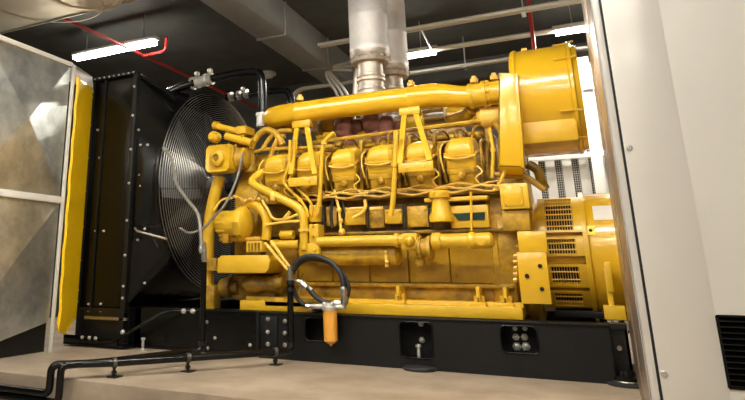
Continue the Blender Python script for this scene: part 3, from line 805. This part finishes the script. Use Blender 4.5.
# vent frames, bent round the drum
def arcp(an, r, x): a = math.radians(an); return V((x, cL.y + math.cos(a) * r, cL.z + math.sin(a) * r))
xa, xb = -.335, -.06
for (a0, a1) in ((113, 160), (164, 181), (188, 209), (213, 232)):
    fr = MB()
    for k in range(8):
        aa, ab = a0 + (a1 - a0) * k / 8, a0 + (a1 - a0) * (k + 1) / 8
        for (u0, u1) in ((xa, xa + .05), (xb - .05, xb)):
            fr.loft([[arcp(q_, RL - .03, u0), arcp(q_, RL + .02, u0), arcp(q_, RL + .02, u1), arcp(q_, RL - .03, u1)] for q_ in (aa, ab)])
    for q_ in (a0, a1 - 2.2):
        fr.loft([[arcp(q, RL - .03, xa), arcp(q, RL + .02, xa), arcp(q, RL + .02, xb), arcp(q, RL - .03, xb)] for q in (q_, q_ + 2.2)])
    f_ = fr.build('vent_frame', 'yellow', al)
    w = MB()
    for k in range(11):
        u = xa + .055 + (xb - xa - .11) * k / 10
        w.tube([arcp(a0 + (a1 - a0) * j / 6, RL + .008, u) for j in range(7)], .0018, 5)
    nn_ = max(3, int((a1 - a0) / 6.5))
    for j in range(1, nn_):
        q_ = a0 + (a1 - a0) * j / nn_
        w.tube([arcp(q_, RL + .01, xa + .04), arcp(q_, RL + .01, xb - .04)], .005, 5)
    w.build('vent_mesh', 'pale_yellow', f_)
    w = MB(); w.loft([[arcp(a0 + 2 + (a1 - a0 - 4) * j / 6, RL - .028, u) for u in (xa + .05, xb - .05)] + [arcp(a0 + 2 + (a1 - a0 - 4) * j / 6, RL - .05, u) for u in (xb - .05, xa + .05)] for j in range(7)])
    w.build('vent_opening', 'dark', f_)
def patch(name, a0, a1, x0, x1, r, m_, parent, th=.003):
    b = MB().loft([[arcp(a0 + (a1 - a0) * j / 6, r, x0), arcp(a0 + (a1 - a0) * j / 6, r, x1), arcp(a0 + (a1 - a0) * j / 6, r + th, x1), arcp(a0 + (a1 - a0) * j / 6, r + th, x0)] for j in range(7)])
    return b.build(name, m_, parent)
patch('label', 132, 149, .02, .15, RL + .0205, 'sticker', al)['label'] = 'white paper label'
patch('warning_label', 155, 163, -.035, .02, RL + .0205, 'label_yellow', al)['label'] = 'small yellow warning label'
b = MB()
p = arcp(159, RL + .024, -.008); b.ball(p, .011, seg=8); b.build('warning_mark', 'dark', al)
b = MB(); pbox(b, 607, 268, 613, 320, 4.70, .10, .006); pbox(b, 606, 262, 612, 292, 4.68, .03, .004); pbox(b, 604, 306, 626, 320, 4.66, .14, .006); b.build('terminal_foot', 'yellow', al)
b = MB().box(-.3, .5, 4.95, 5.55, ZT + .01, .37, .004); b.build('alternator_base', 'skid', al)

# ================================================================== EXHAUST STACKS
def stack(cx, cy, s, label, zt):
    t = thing('exhaust_pipe', (cx, cy, 1.9), label, 'exhaust pipe', 'exhaust pipes rising from the engine')
    c = V((cx, cy, 0)); r = .105 * s
    b = MB(); prof = [(1.88, r * .9)]
    z = 1.98
    for k in range(3):
        prof += [(z, r * .98), (z + .01, r * 1.1), (z + .03, r * 1.1), (z + .04, r * 1.0), (z + .05, r * 1.07), (z + .07, r * 1.07), (z + .08, r * .96), (z + .11, r * .96)]; z += .12
    prof += [(z, r * .95), (z + .08, r * .95)]
    b.lathe(c, (0, 0, 1), prof, 40); b.build('bellows', 'bellow', t)
    z += .06
    b = MB().lathe(c + V((0, 0, z)), (0, 0, 1), [(0, r), (0, r * 1.40), (.03, r * 1.5), (.05, r * 1.42), (.07, r * 1.52), (.1, r * 1.52)], 40); b.build('flange', 'bellow', t)
    for k in range(14):
        a = 2 * PI * k / 14; MB().bolt(c + V((math.cos(a) * r * 1.5, math.sin(a) * r * 1.5, z + .035)), (math.cos(a), math.sin(a), 0), .009, .012).build('flange_bolt', 'steel', t)
    z += .1; r2 = r * 1.5
    b = MB(); prof = [(z, r2 * .9), (z, r2)]
    zz = z + .02
    while zz < zt - .2:
        prof += [(zz, r2), (zz + .006, r2 * 1.015), (zz + .02, r2 * 1.015), (zz + .026, r2)]; zz += .3
    prof += [(zt, r2)]
    b.lathe(c, (0, 0, 1), prof, 40)
    b.build('cladding', 'clad', t, ang=60)
    return t
e1 = at(370, 60, 5.05); stack(e1.x, 5.05, 1.10, 'front silver clad exhaust pipe rising in front of the second one', 3.6)
e2 = at(390.5, 60, 5.55); stack(e2.x, 5.55, 1.05, 'rear silver clad exhaust pipe half hidden behind the front one', 3.6)

# ================================================================== PLENUM PANEL AND CANVAS
pn = thing('air_duct_panel', (-4.05, 3.5, .0), 'galvanised sheet metal duct side with cross creases at the left', 'duct panel')
def P4(y, z, x=-3.965): return V((x, y, z))
b = MB()
Ya, Yb_ = 2.95, 3.86
def panel(y0, y1, z0, z1, z0b=None):
    c = V((-3.95, (y0 + y1) / 2, (z0 + z1) / 2))
    q = [P4(y0, z0 if z0b is None else z0b), P4(y1, z0), P4(y1, z1), P4(y0, z1)]
    vs = [b.bm.verts.new(v) for v in q]; vc = b.bm.verts.new(c + V((.045, 0, 0)))
    for i in range(4): b.bm.faces.new((vs[i], vs[(i + 1) % 4], vc))
    bk = [b.bm.verts.new(v - V((.03, 0, 0))) for v in q]
    b.bm.faces.new(bk[::-1])
    for i in range(4): b.bm.faces.new((vs[i], bk[i], bk[(i + 1) % 4], vs[(i + 1) % 4]))
panel(Ya, Yb_, 1.24, 2.40); panel(Ya, Yb_, .235, 1.18, .03)
b.build('sheet', 'galv', pn, ang=3)
b = MB()
b.box(-3.97, -3.95, Yb_ + .02, Yb_ + .05, 0, 2.42, .003)
b.box(-3.99, -3.935, Ya, Yb_, 1.18, 1.235, .003); b.box(-3.99, -3.935, Ya, Yb_, 2.39, 2.43, .003)
b.build('frame', 'cream_steel', pn)
# return flange on the top going to the radiator
b = MB(); b.prism([V((-3.99, Yb_ + .02, 2.28)), V((-4.14, 4.36, 2.30)), V((-4.17, 4.36, 2.46)), V((-4.0, Yb_ + .02, 2.44))], (-.012, 0, 0))
b.build('top_return', 'cream_steel', pn)
b = MB(); b.prism([V((-3.98, Ya, 2.43)), V((-3.98, Yb_ + .05, 2.43)), V((-4.17, 4.36, 2.46)), V((-5.9, 4.36, 2.46)), V((-5.9, Ya, 2.43))], (0, 0, .01)); b.build('roof_sheet', 'galv', pn)
b = MB(); b.box(-5.9, -4.035, Ya, 3.9, 0, 2.4); b.build('duct_body', 'black_dull', pn)  # black down to the floor, standing in for the shade under the panel
# yellow canvas connector
cv = MB(); secs = []
for k in range(23):
    t_ = k / 22; z = .22 + t_ * 2.10
    wv = .012 * math.sin(k * 1.9) + (.02 if k < 4 else 0) * math.sin(k)
    secs.append([V((-3.925 + wv * .5, 3.935, z - (.07 if k == 0 else 0))), V((-4.02 + wv, 4.10, z - (.10 if k == 0 else 0) - .01)), V((-4.15, 4.36, z + .04 - (.02 if k == 0 else 0))), V((-4.17, 4.36, z + .04)), V((-4.05 + wv, 4.10, z)), V((-3.945 + wv * .5, 3.925, z))])
cv.loft(secs)
tag(cv.build('canvas_connector', 'canvas', None, (-4.05, 4.1, .2)), 'bright yellow canvas strip between the galvanised duct panel and black radiator', 'canvas strip')

# ================================================================== BIG DUCT AND CEILING STUFF
zd = 2.8; yd = 3.68
du = thing('ventilation_duct', (-4.5, 3.2, zd), 'wide polished metal duct under the ceiling at top left', 'duct')
x1 = at(122, 0, yd).x
b = MB().box(-7.5, -2.9, 2.55, yd, zd, 3.25, .01); b.build('duct_body', 'duct', du)
b = MB().box(-7.5, -2.9, yd - .004, yd + .012, zd - .012, zd + .03, .002); b.box(-5.0, -4.96, 2.5, yd, zd - .02, zd); b.build('edge_trim', 'steel', du)
p = atz(85, -4, zd)
b = MB().lathe((p.x, p.y, zd + .003), (0, 0, -1), [(0, .30), (.014, .30), (.014, .26), (.004, .25)], 48, cap=False)
b.lathe((p.x - .35, p.y - .12, zd + .003), (0, 0, -1), [(0, .5), (.01, .5), (.01, .485)], 48, cap=False)
b.build('round_collar', 'duct', du)
# ceiling duct running away from the camera
cb = thing('ceiling_duct', (-3.0, 6, 3.2), 'long grey square duct running along the dark ceiling', 'duct')
b = MB().box(-3.15, -2.80, 1.5, 8.9, 3.2, 3.6, .01); b.build('duct_body', 'duct_grey', cb)
b = MB()
for y in (3.3, 4.6, 5.9, 7.2): b.box(-3.165, -2.785, y, y + .03, 3.185, 3.6, .004)
b.build('joint_flange', 'duct_grey', cb)
# conduits along X
zc = 3.2
def conduit(Y, x0, x1, r, label, bend=None, hang=()):
    t = thing('cable_conduit', ((x0 + x1) / 2, Y, zc), label, 'conduit', 'conduits under the ceiling')
    pts = [V((x0, Y, zc)), V((x1, Y, zc))]
    if bend: pts = [V(p) for p in bend] + pts
    MB().tube(round_path(pts, .15), r, 10).build('conduit_run', 'conduit', t)
    MB().tube([p + V((0, .07, 0)) for p in pts], r * .8, 10, smooth=.15).build('conduit_run', 'conduit', t)
    for hx in hang:
        b = MB().cyl((hx, Y + .03, zc - .02), (hx, Y + .03, 3.6), .008, 8); b.box(hx - .02, hx + .02, Y - .04, Y + .12, zc - .045, zc - .03); b.build('hanger', 'zinc', t)
y1 = atz(468, 18.6, zc).y; y2 = atz(483, 41, zc).y; y3 = atz(457, 66, zc).y
conduit(y1, -2.9 + .3, .6, .022, 'nearest pair of pale conduits crossing the dark ceiling', hang=(-1.9, -.35))
conduit(y2, -2.35, .9, .022, 'middle pair of conduits carrying the two tube lights behind the exhaust', bend=[(-2.6, y2 + .3, 2.4), (-2.45, y2 + .1, 3.1)], hang=(-.32, -1.9))
conduit(y3, -3.6, .9, .022, 'farthest pair of conduits, lowest in view behind the exhaust', bend=[(-3.75, y3, 3.0)], hang=(-1.2,))
t = tag(MB().tube([atz(405, 29, zc), atz(420, 27, zc), atz(432, 50, zc) + V((0, -.02, -.0))], .011, 8, smooth=.2).build('conduit_branch', 'conduit', None, tuple(atz(405, 29, zc))), 'short curved conduit dropping to the tube light beside the exhaust', 'conduit')
# bundle behind the engine bending down to its left
b = MB()
for k in range(3):
    b.tube(spline([at(352 + 0, 62 + 4 * k, 7.4), at(335 - 3 * k, 66 + 2 * k, 7.4), at(326 + 3 * k, 74, 7.4), at(336 + 5 * k, 92, 7.4), at(342 + 5 * k, 108, 7.4)], 6), .02, 8)
tag(b.build('curved_conduit', 'conduit', None, tuple(at(340, 100, 7.4))), 'curved conduits bending down to the left of the exhaust pipes', 'conduit')
# tube lights
LT = [0]
def tube_light(x0, x1, Y, z, label, power, grp='fluorescent tube lights'):
    t = thing('tube_light', ((x0 + x1) / 2, Y, z), label, 'light', grp)
    MB().box(x0, x1, Y - .05, Y + .05, z + .04, z + .085, .006).build('housing', 'white_steel', t)
    b = MB()
    for dy in (-.03, .03): b.cyl((x0 + .03, Y + dy, z + .010), (x1 - .03, Y + dy, z + .010), .024, 12)
    b.build('tube', 'tube', t)
    b = MB()
    for x in (x0 + .2, x1 - .2): b.cyl((x, Y, z + .08), (x, Y, 3.6), .006, 6)
    b.build('hanger', 'zinc', t)
    ld = bpy.data.lights.new('tube lamp', 'AREA'); ld.shape = 'RECTANGLE'; ld.size = x1 - x0 - .1; ld.size_y = .09
    ld.energy = power; ld.color = (1, .94, .82)
    lo = bpy.data.objects.new('tube_lamp', ld); COL.objects.link(lo); lo.parent = t
    lo.location = (0, 0, -.01)
tube_light(-5.55, -4.25, 5.45, 3.2, 'bright tube light above the galvanised panel and radiator', 150)
tube_light(-1.95, -1.38, y2 + .035, 3.16, 'bright tube light just right of the exhaust pipes', 80)
tube_light(-.12, .95, y2 + .035, 3.16, 'bright tube light above the yellow air cleaner drum', 130)
# further rows of the same fittings over the aisle, out of frame
PW = 27
for (x, y, PW) in ((-3.3, 1.3, 30), (-1.6, .9, 17), (.3, .9, 17), (-2.05, 3.0, 50), (-.55, 3.0, 50), (-3.4, -1.3, 12), (-1.6, -1.3, 12), (.3, -1.3, 12)):  # the front lamp nearest the yellow canvas is added to brighten it
    tube_light(x - .62, x + .62, y, 2.95, 'bright tube light hung over the aisle in front of the machine', PW)

# red sprinkler pipes
t = thing('sprinkler_pipe', (-4.65, 5.5, 3.2), 'red sprinkler pipe with small upturned branch beneath the dark ceiling', 'pipe')
MB().cyl((-4.665, 3.2, 3.2), (-4.665, 8.9, 3.2), .022, 14).build('main_pipe', 'red', t)
bp_ = [atz(141, 56, 3.2), atz(160, 52.5, 3.2), atz(166, 50, 3.2) , V((0, 0, 0))]
bp_[3] = bp_[2] + V((0, 0, .16))
MB().tube([V((-4.665, bp_[0].y, 3.2))] + bp_[1:], .02, 10, smooth=.06).build('branch_pipe', 'red', t)
p = at(532, 30, 6.9)
t = thing('sprinkler_drop', (p.x, 6.9, 2.9), 'vertical red pipe dropping behind the air cleaner drum', 'pipe')
MB().cyl((p.x, 6.9, 2.4), (p.x, 6.9, 3.6), .021, 14).build('main_pipe', 'red', t)
b = MB().lathe((p.x, 6.9, 2.4), (0, 0, -1), [(0, .036), (.05, .036), (.06, .015), (.08, .015), (.085, .03), (.09, .03)], 12); b.build('sprinkler_head', 'steel', t)
# detector on the ceiling
p = atz(268, 73, 3.6)
t = thing('smoke_detector', (p.x, p.y, 3.6), 'small round cream smoke detector on the dark ceiling', 'smoke detector')
MB().lathe(p, (0, 0, -1), [(0, .13), (.03, .13), (.04, .11)], 28).build('base', 'smoke_white', t)
MB().lathe(p + V((0, 0, -.04)), (0, 0, -1), [(0, .08), (.03, .075), (.045, .04)], 28).build('sensor_dome', 'smoke_white', t)

# ================================================================== WHITE LOUVRE WALL BEHIND THE ALTERNATOR
YW = 7.75
lv = thing('slatted_screen', (-.1, YW, 0), 'white slatted screen with wire mesh behind the yellow alternator', 'screen')
b = MB().box(-.52, .55, YW + .10, YW + .12, 0, 3.0); b.build('backing', 'dark', lv)
x0 = at(541, 160, YW).x; pit = (at(592, 160, YW).x - x0) / 3
for k in range(-1, 6):
    xs_ = x0 + pit * (k + .5) - pit * .29
    if xs_ > .45: continue
    MB().box(xs_, xs_ + pit * .58, YW + .04, YW + .07, .02, 2.95, .003).build('slat', 'white_steel', lv)
b = MB()
for k in range(50): 
    x = -.52 + k * .0213; b.tube([V((x, YW, .05)), V((x, YW, 2.95))], .0016, 4)
for k in range(112):
    z = .06 + k * .026; b.tube([V((-.53, YW - .004, z)), V((.54, YW - .004, z))], .0016, 4)
b.build('wire_mesh', 'conduit', lv)
zr = at(575, 156, YW).z
b = MB().box(-.53, at(608, 155, YW).x, YW - .05, YW - .01, zr - .035, zr + .03, .004); b.box(at(577, 60, YW).x, at(588, 60, YW).x, YW - .06, YW - .01, 0, 3.0, .004)
b.box(at(585, 86, YW).x - .03, at(594, 86, YW).x, YW - .09, YW - .0, at(588, 91, YW).z, at(588, 86, YW).z, .004)
b.build('frame_rail', 'white_steel', lv)

# ================================================================== WHITE CABINET
XCb = .122; YF = 3.05; YB = 4.36
cbt = thing('control_cabinet', (.6, 3.7, 0), 'tall off white steel cabinet with black louvre at right', 'cabinet')
b = MB().box(XCb + .02, 1.45, YF + .03, YB, 0, 3.0, .003); b.build('carcass', 'cream_steel', cbt)
b = MB().box(XCb, XCb + .02, YF + .03, YB, 0, 3.0, .002); b.box(XCb - .004, XCb, YF + .6, YF + .612, .0, 3.0); b.build('side_panel', 'cabinet_side', cbt)
XS = .162
b = MB().box(XCb, XS - .006, YF, YF + .03, 0, 3.0, .003); b.box(XCb, XCb + .006, YF, YF + .05, 0, 3.0); b.build('front_post', 'cabinet', cbt)
b = MB().box(XS - .006, XS + .004, YF + .006, YF + .03, 0, 3.0); b.build('door_seal', 'gasket', cbt)
b = MB()
lx0, lx1 = at(722.5, 352, YF).x, at(722.5, 352, YF).x + .42
lz1, lz0 = at(730, 316, YF).z, at(730, 388, YF).z
b.box(XS + .004, lx0, YF - .002, YF + .028, 0, 3.0, .003); b.box(lx1, 1.44, YF - .002, YF + .028, 0, 3.0, .003)
b.box(lx0 - .001, lx1 + .001, YF - .002, YF + .028, 0, lz0); b.box(lx0 - .001, lx1 + .001, YF - .002, YF + .028, lz1, 3.0)
dr = b.build('door', 'cabinet', cbt)
b = MB().box(lx0, lx1, YF + .012, YF + .027, lz0, lz1)
for (a, c_, d, e) in ((lx0 - .004, lx0 + .006, lz0, lz1), (lx1 - .006, lx1 + .004, lz0, lz1), (lx0, lx1, lz0 - .004, lz0 + .004), (lx0, lx1, lz1 - .004, lz1 + .004)): b.box(a, c_, YF - .008, YF + .012, d, e)
lz = lz0 + .01
while lz < lz1 - .012:
    b.prism([V((lx0 + .006, YF - .010, lz)), V((lx0 + .006, YF + .012, lz + .014)), V((lx0 + .006, YF + .012, lz + .010)), V((lx0 + .006, YF - .008, lz - .004))], (lx1 - lx0 - .012, 0, 0)); lz += .021
b.build('louvre', 'black', dr)
for px, py in ((629, 148), (664, 374)):
    p = at(px, py, YF - .002); b = MB().lathe(p, (0, -1, 0), [(0, .013), (.004, .013), (.006, .008), (.003, .006), (.003, .001)], 20)
    b.build('lock_screw', 'zinc', dr)

# ================================================================== FLOOR PIPES, FILTER, HOSES
fp = thing('floor_pipe', (-2.4, 3.6, 0), 'front black fuel pipe running across the plinth up to the hose below the filter', 'pipe', 'black fuel pipes on the plinth')
e0 = at(291, 349, 4.26); up = at(290.5, 283, 4.26)
# rising end, elbow and run along the floor
A1 = V((e0.x, 4.26, .085)); A0 = V((e0.x, 4.26, up.z))
A2 = atz(277, 352, .085); A3 = atz(110, 363, .085); A4 = atz(59, 365.5, .085); A4.y = min(A4.y, 2.99)
yD = A4.y
A5 = V((at(51, 372, yD).x, yD, .085)); zb = at(51, 394, yD).z
A6 = V((A5.x, yD, zb)); A7 = at(-60, 388, yD); A7.z = zb
b = MB().tube(round_path([A0, A1, A2, A3, A5, A6, V((-5.6, yD, zb))], .045, 6), .0235, 16)
b.build('pipe_run', 'black', fp)
b = MB()
for (z_) in (up.z - .01, up.z - .06, .11): b.lathe((e0.x, 4.26, z_), (0, 0, 1), [(0, .030), (.03, .030)], 16)
b.build('union', 'black_dull', fp)
b = MB().lathe((e0.x, 4.26, up.z - .02), (0, 0, 1), [(0, .022), (.04, .026), (.10, .026), (.10, .018), (.14, .018)], 14); b.build('hose_fitting', 'steel', fp)
fq = thing('floor_pipe', (-2.6, 3.7, 0), 'rear black fuel pipe beside the first, rising in front of the fan guard', 'pipe', 'black fuel pipes on the plinth')
B1 = atz(202, 351, .085); v0 = at(201.5, 262, B1.y)
B0 = V((B1.x, B1.y, v0.z))
dirA = (A3 - A2).normalized(); nA = V((dirA.y, -dirA.x, 0)); 
if nA.y < 0: nA = -nA
B2 = A3 + nA * .062
B3 = V((A5.x + .075, yD + .005, .085)); B4 = V((B3.x, yD + .005, zb - .045))
b = MB().tube(round_path([B0, B1, B1 + dirA * .1, B2, B3, B4, V((-5.6, yD + .005, zb - .045))], .045, 6), .0225, 16); b.build('pipe_run', 'black', fq)
b = MB().lathe((B1.x, B1.y, v0.z), (0, 0, 1), [(0, .018), (.02, .022), (.08, .022), (.09, .014), (.14, .014)], 12); b.build('hose_fitting', 'steel', fq)
b = MB().lathe((B1.x, B1.y, .12), (0, 0, 1), [(0, .028), (.03, .028)], 14); b.build('union', 'black_dull', fq)
# pipe supports
for px, py, lb in ((113, 377, 'leftmost small clamp stand holding the black pipes off the plinth'), (188, 372, 'middle clamp stand holding the black pipes off the plinth'), (278, 366, 'small clamp stand under the pipes nearest the orange filter')):
    g = atz(px, py); 
    # nearest point of the front pipe run
    d_ = (A3 - A2); tt = max(-.02, min(1.0, ((g - A2).dot(d_)) / d_.length_squared)); c = A2 + d_ * tt; c.z = 0
    t = thing('pipe_clamp', tuple(c), lb, 'pipe clamp', 'clamp stands under the black pipes')
    MB().box(c.x - .035, c.x + .035, c.y - .03, c.y + .05, 0, .008, .002).build('foot_plate', 'black_dull', t)
    b = MB().cyl(c + V((0, 0, .008)), c + V((0, 0, .062)), .010, 10); b.lathe(c + V((0, 0, .02)), (0, 0, 1), [(0, .017), (.018, .017)], 6); b.build('stud', 'black', t)
    b = MB(); ax = d_.normalized(); b.lathe(c + V((0, 0, .085)) - ax * .012, ax, [(0, .0235), (0, .030), (.024, .030), (.024, .0235)], 16, cap=False); b.build('saddle', 'dark_steel', t)
# fuel filter hanging on the skid
cF = at(330.5, 328, 4.30); zt_ = at(330, 310, 4.30).z; zb_ = at(330.5, 346, 4.30).z
ff = thing('fuel_filter', (cF.x, 4.30, zb_), 'orange cylindrical fuel filter hanging on the black base frame', 'fuel filter')
MB().lathe((cF.x, 4.30, zb_), (0, 0, 1), [(0, .006), (.012, .012), (.02, .030), (.035, .048), (zt_ - zb_, .05)], 28).build('filter_bowl', 'orange', ff)
b = MB().lathe((cF.x, 4.30, zt_), (0, 0, 1), [(0, .058), (.02, .06), (.035, .045), (.05, .03)], 20)
b.cyl((cF.x - .10, 4.30, zt_ + .022), (cF.x + .11, 4.30, zt_ + .022), .018, 14)
b.ball((cF.x - .03, 4.27, zt_ + .04), .018, seg=8); b.ball((cF.x + .03, 4.27, zt_ + .045), .016, seg=8)
b.box(cF.x - .05, cF.x + .05, 4.30, 4.385, zt_ + .0, zt_ + .03, .004)
b.build('filter_head', 'zinc', ff)
b = MB().cyl((at(344, 306, 4.3).x, 4.30, zt_ + .02), at(344, 293, 4.30), .017, 12); b.lathe(at(344, 300, 4.3), (0, 0, 1), [(0, .023), (.03, .023)], 6); b.build('outlet_fitting', 'steel', ff)
b = MB().cyl((cF.x - .09, 4.30, zt_ + .022), (cF.x - .16, 4.30, zt_ + .022), .016, 12); b.lathe((cF.x - .13, 4.3, zt_ + .022), (1, 0, 0), [(0, .021), (.03, .021)], 6); b.build('inlet_fitting', 'steel', ff)
# hoses
def hose(pts, r, Y, label, m='rubber', ends=True, ys=None, name='fuel_hose', grp='rubber fuel hoses'):
    P_ = [at(px, py, (ys[i] if ys else Y)) for i, (px, py) in enumerate(pts)]
    t = thing(name, tuple(P_[0]), label, 'hose', grp)
    MB().tube(spline(P_, 8), r, 12).build('hose_run', m, t)
    if ends:
        for a, c_ in ((P_[0], P_[1]), (P_[-1], P_[-2])):
            d_ = (c_ - a).normalized(); b = MB().lathe(a - d_ * .01, d_, [(0, r * 1.1), (.02, r * 1.45), (.04, r * 1.45), (.06, r * 1.2)], 8); b.build('ferrule', 'steel', t)
    return t
hose([(344, 294), (341, 275), (330, 262), (313, 256), (299, 260), (292, 272), (291, 281)], .019, 4.28, 'thick black hose looping from the filter up over to the pipe')
hose([(312, 308), (303, 304), (295, 294), (292, 278), (298, 265), (310, 259), (328, 262), (342, 272), (348.5, 288), (345, 303)], .016, 4.33, 'black hose making the rear full loop behind the filter')
hose([(302, 283), (308, 288), (316, 297), (327, 303), (340, 303)], .019, 4.31, 'short black hose slanting down across the loop to the filter')
b = MB().cyl(at(301, 282, 4.31), at(312, 290, 4.31), .015, 10); b.cyl(at(293, 281, 4.29), at(303, 281, 4.3), .012, 10); b.cyl(at(301, 285, 4.3), at(299, 293, 4.3), .008, 8)
tag(b.build('shutoff_valve', 'steel', None, tuple(at(301, 282, 4.31))), 'small bright steel valve between the hose loop and the pipe', 'valve')
hose([(164, 148), (172, 160), (176, 182), (186, 198), (198, 215), (201, 238), (201.5, 252)], .014, 4.2, 'grey hose hanging in front of the fan guard to the black pipe', 'hose_grey', ys=[4.35, 4.3, 4.2, 4.1, B1.y + .05, B1.y, B1.y])
hose([(248, 130), (243, 152), (237, 178), (226, 203), (213, 218), (203, 228), (190, 233), (180, 228)], .011, 4.4, 'thin grey hose slanting from the collar down past the thermostat housing', 'hose_grey', ends=False, ys=[4.9, 4.6, 4.42, 4.38, 4.38, 4.36, 4.34, 4.34])

# ================================================================== world and view
w = bpy.data.worlds.new('world'); SC.world = w; w.use_nodes = True
w.node_tree.nodes['Background'].inputs['Color'].default_value = (.02, .02, .02, 1)
SC.view_settings.view_transform = 'Standard'; SC.view_settings.look = 'None'; SC.view_settings.gamma = 1
SC.view_settings.exposure = 0.32
SC.view_settings.use_curve_mapping = False
SC.cycles.use_denoising = True
SC.cycles.max_bounces = 6
for o in SC.objects:
    if '_o' in o: del o['_o']
